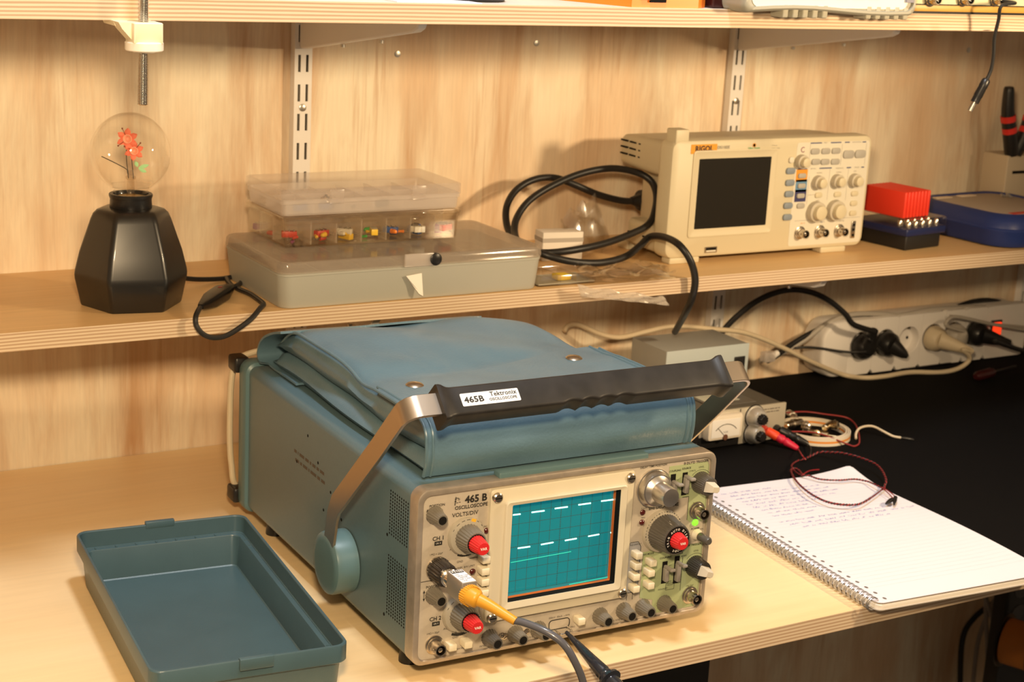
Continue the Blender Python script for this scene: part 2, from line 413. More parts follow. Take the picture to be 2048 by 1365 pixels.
# coloured fields of the panel
gp = MB()
gp.prism([(243, 139.6), (243, 117), (251, 112.5), (266, 112.5), (266, 91), (270, 88), (285.6, 88), (285.6, 140), (283, 143.5), (243, 143.5)], 1.7, 2.4, 'xz')
gp.prism([(222, 67), (285.6, 67), (285.6, 10), (281, 6.5), (240, 6.5), (236, 10), (236, 20), (222, 24)], 1.7, 2.4, 'xz')
gp.build('trigger_field', GREEN, scope, smooth=False)['label'] = 'pale green trigger field'
MB().prism([(205, 74), (208, 78), (216, 78), (219, 73), (219, 31), (205, 31)], 1.75, 2.3, 'xz').build('mode_field', BLUEGREY, scope, smooth=False)
ln = MB()
def flush(name='panel_rule'):
    global ln
    if ln.v: ln.build(name, INK, scope, smooth=False)
    ln = MB()
def rule(x0, z0, x1, z1, w=.5):
    d = Vector((x1-x0, 0, z1-z0)); n = Vector((-d.z, 0, d.x)).normalized()*w/2; y = Vector((0, 1.62, 0))
    a = Vector((x0, 0, z0))+y; b = Vector((x1, 0, z1))+y
    ln.add([a-n, b-n, b+n, a+n], [[0, 1, 2, 3]])
rule(6, 74, 22, 74); flush(); rule(50, 88, 57, 88); flush()
for a, b in (((205, 74), (208, 78)), ((208, 78), (216, 78)), ((216, 78), (219, 73)), ((219, 73), (219, 31)), ((219, 31), (205, 31)), ((205, 31), (205, 74)),
             ((265, 56), (265, 24)), ((259, 113), (266, 113)), ((266, 113), (266, 91)), ((57, 103), (64, 104)), ((208, 31), (208, 24)), ((214, 31), (214, 24))):
    if b[1] < 30 or a[0] > 219 or a[0] < 100: flush()
    rule(*a, *b)
flush()
for z0 in (135, 65):      # little up/down arrows
    rule(9.5, z0-7, 9.5, z0)
    for s in (1, -1): ln.add([(9.5, 1.62, z0-3.5+s*5), (8.5, 1.62, z0-3.5+s*2.4), (10.5, 1.62, z0-3.5+s*2.4)], [[0, 1, 2]])
    flush('arrow_mark')
for cx_, cz_ in ((277, 124.5), (278.7, 45.6)):   # level scale arcs
    for k in range(10):
        a0, a1 = math.radians(40+k*10), math.radians(50+k*10)
        rule(cx_+12*math.cos(a0), cz_+12*math.sin(a0), cx_+12*math.cos(a1), cz_+12*math.sin(a1), .35)
    flush('scale_arc')
for bx in ((249, 27, 258, 33),):
    x0, z0, x1, z1 = bx
    rule(x0, z0, x1, z0, .4); rule(x1, z0, x1, z1, .4); rule(x1, z1, x0, z1, .4); rule(x0, z1, x0, z0, .4)
    flush('label_box')
for cz_, cx_ in ((102, 46), (32, 44)):           # black coupling arcs under the volts dials
    for k in range(8):
        a0, a1 = math.radians(245+k*6), math.radians(251+k*6)
        rule(cx_+17.6*math.cos(a0), cz_+7+17.6*math.sin(a0), cx_+17.6*math.cos(a1), cz_+7+17.6*math.sin(a1), 2.2)
    flush('coupling_arc')
for x0, x1, z in ((17, 24, 105.6), (18, 25, 35)):
    ln.add([(x0, 1.6, z-1.8), (x1, 1.6, z-1.8), (x1, 1.6, z+1.8), (x0, 1.6, z+1.8)], [[0, 1, 2, 3]]); flush('channel_badge')
T = [('465 B', 8.6, 53.2, 139.6, 'CENTER', .035), ('OSCILLOSCOPE', 4.3, 49.2, 133.6, 'CENTER', .025), ('VOLTS/DIV', 4.9, 43.8, 127.6, 'CENTER', .012), ('POSITION', 3.1, 18, 138.4, 'CENTER', .02), ('POSITION', 3.1, 18, 68.5, 'CENTER', .02),
     ('CH 1', 4.9, 20.4, 109.8, 'CENTER', .02), ('CH 2', 4.9, 20.8, 39.5, 'CENTER', .02), ('UNCAL', 2.1, 64, 114), ('AC', 2.8, 33, 98.5), ('GND', 2.6, 41, 86.5), ('AC', 2.8, 30.5, 29), ('GND', 2.6, 40, 19.5),
     ('1MΩ = 20pF', 2.3, 19, 96.5), ('1MΩ = 20pF', 2.3, 19, 27), ('50 OHM  BW LIMIT', 2.4, 45, 81), ('DC', 2.4, 52, 98), ('INVERT', 2.2, 30, 7.6), ('BEAM FIND', 2.2, 45, 8.4),
     ('INTENSITY', 2.3, 69, 6.8), ('FOCUS', 2.3, 95, 6.6), ('TRACE ROT', 2.2, 112, 6.6), ('300mV  30mA  ~1kHz', 2.3, 140, 20.8), ('X10 MAG', 2.2, 152, 8.6), ('A INTENSITY', 2.2, 202, 6.9), ('SCALE ILLUM', 2.2, 227, 7.2), ('TRACE SEP', 2.0, 183, 7),
     ('DELAY TIME POSITION', 2.7, 226, 146.0, 'CENTER', .015), ("B DLY'D TRIGGER", 3.3, 271, 144.2, 'CENTER', .02), ('COUPLING', 2.5, 249, 138.8, 'CENTER', .02), ('SOURCE', 2.5, 261, 139.6, 'CENTER', .02), ('LEVEL', 2.2, 277, 139), ('STARTS', 2.0, 267.5, 136.5),
     ('TIME/DIV', 4.6, 241, 112, 'CENTER', .02), ('and DELAY TIME', 4.4, 240, 107.2, 'CENTER', .02), ('A or B', 2, 219, 108.4), ('TRIG', 2, 219, 99.6), ('EXT X10', 2, 275, 106), ('POWER', 2.6, 276, 81.4, 'CENTER', .02), ('ON', 2.2, 283, 80), ('A TRIGGER', 2.9, 277, 66.2, 'CENTER', .02),
     ('TRIG MODE', 2.4, 227, 64.6, 'CENTER', .02), ('AUTO', 2.2, 226, 54.6), ('NORM', 2.2, 226, 45), ('COUPLING', 2.5, 246.5, 58.4, 'CENTER', .02), ('SOURCE', 2.5, 260, 60.2, 'CENTER', .02), ('LEVEL', 2.2, 279, 60), ('HORIZ DISPLAY', 2.1, 212, 75.6), ('NORM', 2, 266, 57), ('VAR', 2, 253, 34.8), ('TRIG', 2, 233, 33),
     ('TIME BASE', 1.7, 253.5, 31.4), ('1MΩ 20pF', 2, 275, 27), ('HOLDOFF', 2.2, 246, 28.6), ('INT', 2, 252, 50), ('AC', 2, 252, 42), ('LINE', 2, 267, 48), ('CH1', 1.9, 252, 130), ('CH2', 1.9, 266.5, 128), ('EXT', 1.9, 266.5, 120), ('ADD', 2, 53.5, 73), ('CH 2', 2, 53.5, 64), ('ALT', 2, 53.5, 92), ('10k', 2, 221, 92)]
for it in T: texts([it], INK, scope, 'lettering', y=1.55)
for it in (('OR X', 2.0, 20.5, 105.6, 'CENTER', 0), ('OR Y', 2.0, 21.5, 35, 'CENTER', 0)): texts([it], WHITEI, scope, 'lettering', y=1.5)
# round crest of dots and lines beside the model number
cr = MB()
for k in range(7):
    a = k*.9; r_ = 1.1+.28*k
    cr.add([(36.5+p[0], 1.6, 140.5+p[1]) for p in ((r_*math.cos(a)-.9, r_*math.sin(a)), (r_*math.cos(a)+.9, r_*math.sin(a)-.2), (r_*math.cos(a)+.9, r_*math.sin(a)+.3), (r_*math.cos(a)-.9, r_*math.sin(a)+.5))], [[0, 1, 2, 3]])
cr.add([(33.6, 1.6, 136.2), (34.4, 1.6, 136.2), (35.2, 1.6, 143.2), (34.4, 1.6, 143.4)], [[0, 1, 2, 3]])
cr.build('crest', INK, scope, smooth=False)

YD = (0, -1, 0)
def knob(x, z, prof, m, ribs=0, amp=.03, name='knob', y0=2, par=None):
    return MB().lathe(prof, (x, y0, z), YD, 30, ribs, amp).build(name, m, par or scope, ang=28)
SMALL = [(0, 7.6), (2, 7.6), (3.6, 6.9), (5, 6.2), (15.2, 5.1), (16.2, 4.7)]
def small(x, z, m=None, k=1.0, L_=1.0):
    o = knob(x, z, [(a*L_, r*k) for a, r in SMALL], m or GKNOB, 18, .025)
    MB().lathe([(0, 3.7*k), (.25, 3.6*k)], (x, 2-16.1*L_, z), YD, 20).build('cap', DARK, o)['label'] = 'black cap of the knob'
for x, z, m in ((16, 130.8, None), (18.2, 61, None), (72.5, 13.6, GKNOBD), (97, 12.7, None), (119.4, 12.7, None), (181.3, 14.5, None), (205.5, 15.3, None), (225.4, 15.3, None), (248.3, 15.0, None)): small(x, z, m, .98, .92)
def volts(x, z):
    o = knob(x, z, [(0, 16.6), (1.5, 16.6), (4.2, 15.3), (4.8, 13)], mat('dial_skirt', (.40, .365, .30), .3, coat=.5), name='dial')
    k = knob(x, z, [(4.6, 11.6), (6, 11.4), (18, 9.6), (19.2, 9)], GKNOB, 26, .022)
    MB().lathe([(0, 8.2), (.3, 8.1)], (x, 2-19.1, z), YD, 24).build('cap', DARK, k)
    r = knob(x, z, [(19, 7.1), (20, 7.0), (30.5, 5.6), (31.6, 5.1)], REDK, 20, .03)
    r['label'] = 'red fine adjustment knob'
    text('VAR', 3.1, (x, 2-31.8, z), (1, 0, 0), (0, 0, 1), WHITEI, r, align='CENTER', bold=.03)
    mk = MB()
    for i, a in enumerate((150, 128, 108, 90, 55, 35, 250, 270)):
        a = math.radians(a); cx_, cz_ = x+14*math.cos(a), z+14*math.sin(a)
        u = Vector((-math.sin(a), 0, math.cos(a))); v = Vector((math.cos(a), 0, math.sin(a))); q = Vector((cx_, -2.3, cz_))
        s_ = 1.5 if 0 < i < 4 else .9
        mk.add([q-u*s_-v*1.5, q+u*s_-v*1.5, q+u*s_+v*1.5, q-u*s_+v*1.5], [[0, 1, 2, 3]])
    mk.build('scale_marks', mat('scale_ink', (.10, .09, .08), .6), o, smooth=False)
    return o
d1 = volts(45.2, 108.6); d2 = volts(43.4, 40.6)
a = math.radians(72); q = Vector((45.2+14*math.cos(a), -2.6, 108.6+14*math.sin(a))); u = Vector((-math.sin(a), 0, math.cos(a))); v = Vector((math.cos(a), 0, math.sin(a)))
MB().add([q-u*2.1-v*2.2, q+u*2.1-v*2.2, q+u*2.1+v*2.2, q-u*2.1+v*2.2], [[0, 1, 2, 3]]).build('sticker', mat('yellow_window', (.85, .45, .03), .4), d1, smooth=False)['label'] = 'yellow scale window'
# time base dial
td = knob(239.3, 84.9, [(0, 20), (1.5, 20), (4, 18.8), (5, 16)], mat('clear_skirt', (.42, .38, .31), .25, coat=.6), name='dial')
k = knob(239.3, 84.9, [(3, 16.8), (6, 16.4), (8, 15.6), (22, 14.2), (24.6, 13.4)], GKNOBD, 40, .012)
MB().lathe([(0, 12.4), (.35, 12.3)], (239.3, 2-24.5, 84.9), YD, 32).build('cap', DARK, k)['label'] = 'black ring with white lettering'
for i, s in enumerate('AUTO DISP  B MODE  TRIG '):
    a = math.radians(130-i*15)
    if s.strip(): text(s, 2.8, (239.3+9.7*math.cos(a), 2-25, 84.9+9.7*math.sin(a)), (math.sin(a), 0, -math.cos(a)), (math.cos(a), 0, math.sin(a)), WHITEI, k, align='CENTER', bold=.02)
r = knob(239.3, 84.9, [(24.6, 7.4), (25.6, 7.2), (32.6, 6), (33.6, 5.4)], REDK, 20, .03); r['label'] = 'red fine adjustment knob'
text('VAR', 3.0, (239.3, 2-33.8, 84.9), (1, 0, 0), (0, 0, 1), WHITEI, r, align='CENTER', bold=.03)
mk = MB()
for i in range(26):
    a = math.radians(-20+i*8.6); c_, s_ = math.cos(a), math.sin(a); w_ = .35 if i % 3 else .8
    q = Vector((239.3+17.4*c_, -2.2, 84.9+17.4*s_)); u = Vector((-s_, 0, c_)); v = Vector((c_, 0, s_))
    mk.add([q-u*w_-v*1.5, q+u*w_-v*1.5, q+u*w_+v*1.5, q-u*w_+v*1.5], [[0, 1, 2, 3]])
mk.build('scale_marks', INK, td, smooth=False)
# silver ten-turn dial
s = knob(227.2, 126.1, [(0, 17.6), (2.2, 17.6), (2.4, 16.8), (5, 16.2), (8, 14.6), (8.2, 14)], ALUK, name='dial'); s['label'] = 'silver delay dial'
k = knob(227.2, 126.1, [(8, 13.6), (10, 11), (12, 9.4), (26, 8.6), (27.4, 8.2), (27.6, 7.6)], ALUK)
# level knobs with cream pointers
def level(x, z, m, ang):
    k = knob(x, z, [(0, 9.8), (1.5, 9.8), (3, 9.2), (13.5, 8.4), (14.5, 7.8)], m, 30, .02)
    a = math.radians(ang); u = Vector((math.cos(a), 0, math.sin(a))); v = Vector((-math.sin(a), 0, math.cos(a))); o0 = Vector((x, 2-14, z))
    Lq = []
    for t, l0, l1, w in ((0, -5.6, 5.6, 4.8), (3, -5.2, 5.6, 4.2), (7.5, -3.2, 5.6, 3.0), (8.7, -2.2, 4.6, 2.4)):
        Lq.append([o0+Vector((0, -t, 0))+u*p+v*q_ for p, q_ in ((l0, -w), (l1-1.5, -w), (l1, -w*.5), (l1, w*.5), (l1-1.5, w), (l0, w))])
    MB().loft(Lq).build('pointer', mat('dull_cream_cap', (.55, .50, .41), .4), k)['label'] = 'cream pointer cap'
level(277.2, 125, GKNOBD, -10); level(278.7, 45.6, mat('black_knob', (.03, .028, .026), .3, coat=.4), -20)
# sliding lever switches
def lever(x, z0, z1, zt, L_):
    MB().box(x-2.6, 1.4, z0, x+2.6, 2.6, z1).build('switch_slot', DARK, scope, smooth=False)
    mb = MB(); mb.box(x-2.1, -3.5, z0+3, x+2.1, 1.6, zt-2, 1); mb.box(x-1.9, -L_, zt-3, x+1.9, 1.5, zt, 1.2); mb.box(x-2.6, -L_-1, zt-2.4, x+2.6, -L_+3, zt+.4, 1)
    mb.build('lever', mat('grey_lever', (.27, .25, .235), .4), scope)
lever(247.5, 118, 136, 131, 11); lever(260, 115, 136, 134.5, 11); lever(246.2, 34, 54.8, 52, 11); lever(259, 32, 58, 54, 11)
# push buttons
for x, z in ((60.9, 88), (60.6, 77.8), (60.8, 68.4), (60.9, 58.8), (33.6, 15.2), (48, 15)): MB().box(x-3.6, -8, z-3, x+3.6, 2, z+3, .8).build('push_button', BTN, scope)
for x, z in ((212.2, 68.3), (211.8, 58.5), (210.9, 48.6), (211.6, 37.4), (227.6, 59.2), (226.4, 49.8), (227, 38)):
    MB().box(x-3.3, -8, z-3, x+3.3, 2, z+3, .8).build('push_button', BTN, scope)
MB().box(154.2, -8, 13.4, 161, 2, 19.4, .8).build('push_button', BTN, scope)
# lamps
for x, z in ((64.6, 110), (53.3, 75.8), (218.2, 104.6), (218.2, 95.4)): MB().lathe([(0, 2.7), (.8, 2.7), (1.8, 1.8), (2.2, .5)], (x, 2, z), YD, 16).build('indicator_lamp', LEDOFF, scope)
MB().lathe([(0, 3), (1, 3), (2.4, 2), (2.9, .5)], (275.1, 2, 87.3), YD, 16).build('indicator_lamp', LEDON, scope)['label'] = 'lit green power lamp'
# power switch
p = MB().lathe([(0, 5.2), (2, 5.2), (3.5, 4.2), (5, 3.6)], (278, 2, 75.6), YD, 20).build('power_switch', mat('ivory', (.75, .7, .58), .4), scope)
MB().lathe([(0, 3.2), (1.2, 3.2)], (278, -2.8, 75.6), YD, 16).build('collar', mat('yellow_collar', (.65, .45, .02), .4), p)
MB().lathe([(0, 4.0), (12, 3.8), (13.6, 2.8)], (278, -4, 75.6), YD, 16).build('push_rod', GKNOBD, p)
# coaxial sockets
def bnc(x, z, par=None, y0=2, m=None, k=1.0):
    par = par or scope; m = m or NICKEL
    mb = MB().lathe([(0, 8.2*k), (1.4*k, 8.2*k), (1.8*k, 7*k), (3.2*k, 6.8*k), (3.6*k, 5.2*k), (12.4*k, 5.2*k), (13.2*k, 4.9*k), (13.2*k, 4.1*k), (6*k, 4.1*k)], (x, y0, z), YD, 26, cap1=False)
    for s in (-1, 1): mb.cyl((x+s*4.6*k, y0-8.5*k, z), (x+s*6.4*k, y0-8.5*k, z), 1.1*k, n=10)
    o = mb.build('coaxial_socket', m, par)
    mb2 = MB().lathe([(0, 4.1*k), (.2, 4.1*k)], (x, y0-6*k, z), YD, 20); mb2.build('bore', DARK, o)
    MB().lathe([(0, 2.1*k), (6*k, 2.1*k), (6.4*k, 1*k)], (x, y0-6*k, z), YD, 14).build('pin', m, o)
    return o
bnc(20.6, 16.6); bnc(275.6, 98.8); bnc(275.6, 18.2); bnc(19.2, 85)
# calibrator outline, wire loop and small adjusters
o = rrect(130, 9, 151, 18.5, 3.5, 5); i = rrect(130.6, 9.6, 150.4, 17.9, 3, 5)
MB().prism(o, 1.55, 1.9, 'xz', hole=i).build('calibrator_outline', INK, scope, smooth=False)
MB().tube(smooth([(137, 2, 8.8), (137, -5, 8.6), (138.4, -7.5, 8.4), (147, -7.5, 9.6), (148.4, -5, 10), (148.4, 2, 10.2)], 5), .75, 8).build('calibrator_loop', CHROME, scope)
for x, z in ((87, 12), (108.2, 12.4), (84.5, 12.9)):
    MB().lathe([(0, 3), (.7, 3), (.8, 2.2), (.3, 2.1)], (x, 2, z), YD, 16).build('trimmer', NICKEL, scope)
# black gaps along the lower trim
mb = MB()
for x in range(20, 280, 26): mb.box(x, .2, 2.6, x+11, .9, 4.3)
mb.build('trim_notches', DARK, scope, smooth=False)
# ---- screen bezel, deep opening, orange filter edge, teal tube face
bo = rrect(65, 29.5, 204.5, 146.3, 3, 4); b1 = rrect(67, 32.5, 202.5, 144.3, 3, 4); b2 = rrect(76, 40, 195, 137, 3, 4); b3 = rrect(82.6, 47, 188, 132.8, 1, 4)
MB().loft([[(x, y, z) for x, z in pl] for pl, y in ((bo, 2), (bo, -2), (rrect(65.8, 30.2, 203.7, 145.6, 3, 4), -3), (b1, -3.4), (b2, -5.5), (rrect(76.6, 40.6, 194.4, 136.4, 3, 4), -8), (rrect(77.4, 41.4, 193.6, 135.6, 3, 4), -8.6), (b3, -7.6), (b3, -7))], False, False).build('screen_bezel', CREAM, scope, ang=30)
def ringwall(y0, y1, m, name): MB().loft([[(x, y0, z) for x, z in b3], [(x, y1, z) for x, z in b3]], False, False).build(name, m, scope, smooth=False)
ringwall(-7.1, 0.2, DARK, 'screen_tunnel'); ringwall(0.1, 4.2, mat('amber_filter_edge', (.55, .12, .01), .35, emit=(.8, .18, .02), es=.05), 'filter_edge')
TEAL = mat('teal_phosphor', (.012, .13, .15), .12, spec=.6, emit=(.0, .30, .36), es=.42)
scr = MB().box(81, 4, 46, 189.6, 5.5, 134).build('screen', TEAL, scope, smooth=False)
GX0, GX1, GZ0, GZ1 = 86, 187, 50, 131
mb = MB()
def gl(x0, z0, x1, z1): mb.add([(x0, 3.86, z0), (x1, 3.86, z0), (x1, 3.86, z1), (x0, 3.86, z1)], [[0, 1, 2, 3]])
for k in range(11): x = GX0+(GX1-GX0)*k/10; gl(x-.14, GZ0, x+.14, GZ1)
for k in range(9): z = GZ0+(GZ1-GZ0)*k/8; gl(GX0, z-.14, GX1, z+.14)
xm, zm = (GX0+GX1)/2, (GZ0+GZ1)/2
for k in range(50): x = GX0+(GX1-GX0)*k/50; gl(x-.1, zm-.8, x+.1, zm+.8)
for k in range(40): z = GZ0+(GZ1-GZ0)*k/40; gl(xm-.8, z-.1, xm+.8, z+.1)
mb.build('graticule', mat('graticule_ink', (.05, .07, .06), .6), scr, smooth=False)
TR = mat('bright_trace', (.1, .6, .5), .4, emit=(.45, 1, .84), es=3.2)
TRD = mat('dim_trace', (.02, .35, .25), .4, emit=(.05, .75, .5), es=.75)
def panel_pt(px, py, b):
    w = _f*FPX + _r*(px-1024) - _u*(py-682.5)
    ca, sa = math.cos(-.02004), math.sin(-.02004); n = Vector((-sa, ca, 0)); P0 = Vector((SX, SY, SZ))+n*b
    q = CAM+w*((P0-CAM).dot(n)/w.dot(n))-Vector((SX, SY, SZ)); return q.x*ca+q.y*sa, q.z
def trace(segs, m, w, name):
    for (a, b_, c, d) in segs:
        x0, z0 = panel_pt(820+a/2.967, 880+b_/2.967, 3.8); x1, z1 = panel_pt(820+c/2.967, 880+d/2.967, 3.8)
        MB().tube([(x0, 3.8, z0), (x1, 3.8, z1)], w, 6).build(name, m, scr)
trace([(612, 447, 655, 442), (722, 432, 797, 422), (860, 409, 935, 399), (1000, 387, 1072, 377), (1135, 365, 1205, 356), (640, 645, 712, 635), (778, 623, 850, 610), (920, 599, 988, 587), (1058, 574, 1122, 562), (1190, 552, 1210, 548)], TR, .62, 'trace')
trace([(598, 730, 955, 665), (945, 860, 1178, 815)], TRD, .32, 'trace')
# bezel screws
for x, z in ((70, 140), (199, 140.5), (70.5, 34), (199, 35)):
    s = MB().lathe([(0, 4.6), (2.6, 4.4), (3.4, 3.4)], (x, -3, z), YD, 20).build('bezel_screw', NICKEL, scope)
    MB().box(x-3, -6.6, z-.5, x+3, -6.2, z+.5).build('slot', DARK, s, smooth=False)
# perforated vents on the left cheek
for z0, rows, name in ((99, 14, 'vent'), (28, 19, 'vent')):
    mb = MB()
    for i in range(9):
        for j in range(rows):
            zz_ = z0+j*2.85+(.0 if rows > 14 else 0)
            mb.lathe([(0, 1.0), (.15, 1.0)], (.85, 19+i*4.1, zz_), (-1, 0, 0), 8)
    mb.build(name, DARK, scope, smooth=False)
for y, z in ((56, 96), (57, 24), (205, 110), (175, 92), (150, 75), (190, 70), (230, 128), (255, 95)): MB().lathe([(0, 1.5), (.2, 1.5)], (.85, y, z), (-1, 0, 0), 8).build('screw_hole', DARK, scope, smooth=False)
Mside = Matrix(((0, 0, -1, .6), (-1, 0, 0, 0), (0, 1, 0, 0), (0, 0, 0, 1)))
rb = mat('faded_brown_ink', (.09, .07, .055), .6)
for i, ws in enumerate(((9, 4, 14, 11, 6, 10, 8, 12), (12, 7, 13, 5, 16, 9, 11))):   # two faded printed lines, too worn to read
    y_ = 262-i*3; z_ = 104-i*8; mb = MB()
    for w in ws:
        mb.add([(.7, y_, z_-1.5), (.7, y_-w+2.4, z_-1.5), (.7, y_-w+2.4, z_+1.5), (.7, y_, z_+1.5)], [[0, 1, 2, 3]]); y_ -= w
    mb.build('faded_line', rb, scope, smooth=False)
# top tab, feet
L = [[(75.5, 11, 152), (224, 11, 152), (221, 11.3, 157), (78, 11.3, 157)], [(75.5, 17, 152), (224, 17, 152), (213, 15.5, 157), (86, 15.5, 157)]]
MB().box(75.5, 4, 152, 222, 15, 157.5, 1.4).build('top_tab', TEKP, scope)
for x in (18, 274):
    for y in (40, 350): MB().lathe([(0, 8), (11, 9.5), (14.0, 9.5)], (x, y, 0), (0, 0, -1), 20).build('foot', BLACKP, scope)
for x in (10, 282):
    for z in (10, 148):
        MB().box(*((-7, 402, z-8, 9) if x < 100 else (283, 402, z-8, 299)), 424, z+8, 3).build('rear_foot', BLACKP, scope)
# cord wound round the rear feet
MB().tube(smooth([(150, 415, 150), (60, 418, 158), (12, 420, 154), (-3, 418, 140), (-6, 418, 90), (-4, 418, 40), (6, 418, 12), (60, 418, 4), (150, 418, 6)], 8), 3.2, 10).build('mains_cord', mat('beige_cord', (.62, .52, .36), .5), scope)['label'] = 'beige mains cord wound on the rear feet'
# ---- carry handle
PC = Vector((0, 134.3, 43.3))
for x, sgn in ((0, -1), (292, 1)):
    hub = MB().lathe([(0, 28.2), (17, 28.2), (19.6, 27.4), (21.2, 25), (21.6, 20)], (x, PC.y, PC.z), (sgn, 0, 0), 48).build('handle_hub', TEKP, scope)
BRUSH = mat('brushed_steel_strap', (.52, .44, .36), .32, 1)
def hpath(sgn):
    x = -19.5 if sgn < 0 else 311.5; q = 1 if sgn < 0 else -1
    c = Vector((x, -10, 227.5)); dn = Vector((0, .705, -.709))
    P = [Vector((x, 129.5, 58)), Vector((x, 126.5, 72)), Vector((x, 122, 92)), Vector((x, 116, 104))]
    P += [c+dn*70, c+dn*16]
    for k in range(7):
        a = PI/2*k/6; P.append(c+dn*(13-13*math.sin(a))+Vector((q*13*(1-math.cos(a)), 0, 0)))
    P.append(c+Vector((q*42, 0, 0))); return P
wd_ = Vector((0, .709, .705))
def strap(P):
    """flat bar: width stays in the handle's plane"""
    L = []
    for i, p in enumerate(P):
        t = (P[min(i+1, len(P)-1)]-P[max(i-1, 0)]).normalized()
        w = wd_ if i > 3 else (Vector((1, 0, 0)).cross(t)).normalized()*(-1 if Vector((1, 0, 0)).cross(t).dot(wd_) < 0 else 1)
        if i > 3: w = (w-t*w.dot(t)).normalized()
        nn = t.cross(w).normalized(); hw, ht = 9.6, 1.5
        L.append([p-w*hw-nn*(ht-.4), p-w*(hw-.4)-nn*ht, p+w*(hw-.4)-nn*ht, p+w*hw-nn*(ht-.4), p+w*hw+nn*(ht-.4), p+w*(hw-.4)+nn*ht, p-w*(hw-.4)+nn*ht, p-w*hw+nn*(ht-.4)])
    return MB().loft(L)
for s in (-1, 1): strap(hpath(s)).build('handle_strap', BRUSH, scope, ang=40)
# rubber grip with finger scallops; u = outward normal, wd_ = width
un = Vector((0, -.705, .709)); c0 = Vector((0, -10, 227.5))
L = []
n = 120; xa, xb = 9, 283
for i in range(n+1):
    x = xa+(xb-xa)*i/n; e = min(x-xa, xb-x)
    flare = 2.8*math.exp(-(max(0, e-2.5)/5)**2)+(1.2*math.exp(-((e-9)/5)**2))*0
    low = -13.5
    xs = (x-118)/66
    if 0 < xs < 1: low += 2.0*abs(math.sin(xs*4*PI))**.8
    w0, w1, t0, t1 = low-flare, 13-.5+flare, -14+0, 4.5+flare*.8
    lowz = t0+(1.8*abs(math.sin(xs*4*PI)) if 0 < xs < 1 else 0)
    pts = rrect(w0+1.5 if False else w0, lowz-flare*.6, w1, t1, 2.6, 3)
    L.append([Vector((x, 0, 0))+c0+wd_*a_+un*b_ for a_, b_ in pts])
grip = MB().loft(L).build('handle_grip', mat('black_grip_rubber', (.016, .0145, .014), .45, noise=.35, nscale=60), scope, ang=45)
lab0 = c0+un*4.62
mb = MB(); pts = rrect(27, -6.6, 79, 4.6, 1, 3)
mb.loft([[Vector((a_, 0, 0))+lab0+wd_*b_ for a_, b_ in pts], [Vector((a_, 0, 0))+lab0+wd_*b_+un*.2 for a_, b_ in pts]])
tg = mb.build('name_tag', mat('silver_label', (.72, .74, .80), .4), grip, smooth=False); tg['label'] = 'silver name tag on the grip'
def htext(s, size, x, w, bold, sx=1): text(s, size, lab0+un*.3+Vector((x, 0, 0))+wd_*w, (1, 0, 0), wd_, INK, grip, bold=bold, sx=sx)
htext('465B', 7.2, 29.5, -1.6, .035, 1.12); htext('Tektronix', 5.6, 53, 1.5, .022); htext('OSCILLOSCOPE', 3.4, 51.3, -3.1, .028)
# ================================================================ folded vinyl pouch on the oscilloscope
VINYL = mat('blue_grey_vinyl', (.096, .170, .218), .34, spec=.75, bump=.22, bscale=420, noise=.07, nscale=22)
def creases(m):
    nt = m.node_tree; N, Lk = nt.nodes, nt.links; b = N['Principled BSDF']; tc = N.new('ShaderNodeTexCoord')
    n = N.new('ShaderNodeTexNoise'); n.inputs['Scale'].default_value = 13; n.inputs['Detail'].default_value = 2; n.inputs['Distortion'].default_value = .4
    mp = N.new('ShaderNodeMapping'); mp.inputs['Scale'].default_value = (1, .55, 1); mp.inputs['Rotation'].default_value = (0, 0, .5)
    Lk.new(tc.outputs['Object'], mp.inputs['Vector']); Lk.new(mp.outputs['Vector'], n.inputs['Vector'])
    bp = N.new('ShaderNodeBump'); bp.inputs['Strength'].default_value = .34; bp.inputs['Distance'].default_value = .012
    Lk.new(n.outputs['Fac'], bp.inputs['Height'])
    old = b.inputs['Normal'].links[0].from_node; Lk.new(bp.outputs['Normal'], old.inputs['Normal'])
creases(VINYL)
VINYLE = mat('vinyl_piping', (.095, .165, .205), .34)
VIN_IN = mat('vinyl_inside', (.16, .19, .19), .45)
ZT = 153.6
pouch = thing('folded_pouch', 'folded blue-grey vinyl pouch with two snap studs lying on the oscilloscope', 'pouch', (SX, SY, SZ), -.02004)
def top_h(x, b):
    """height of the pouch top"""
    u = (x-20)/260
    base = 196.5 + 2*math.sin(PI*min(1, max(0, (b-30)/110)))
    bul = 9.5*math.exp(-((b-268-22*(u-.3))/72)**2)*(1-.35*abs(u-.35))
    dip = -4.5*math.exp(-((b-165-18*u)/22)**2)*(1-.8*u)
    wr = 1.5*math.sin((x*.9+b*.55)/24+2*math.sin(b/60))*(.3+.7*(b > 175))+1.4*math.sin(x/31+b/47)*math.sin(b/39+.6)+.9*math.sin((x*.7+b)/17)*(.35+.65*(b > 190))
    rear = -12*max(0, (b-300)/60)**2
    right = -9*max(0, u-.72)/.28*max(0, min(1, (b-150)/80))
    return base+bul+dip+wr*.8+rear+right
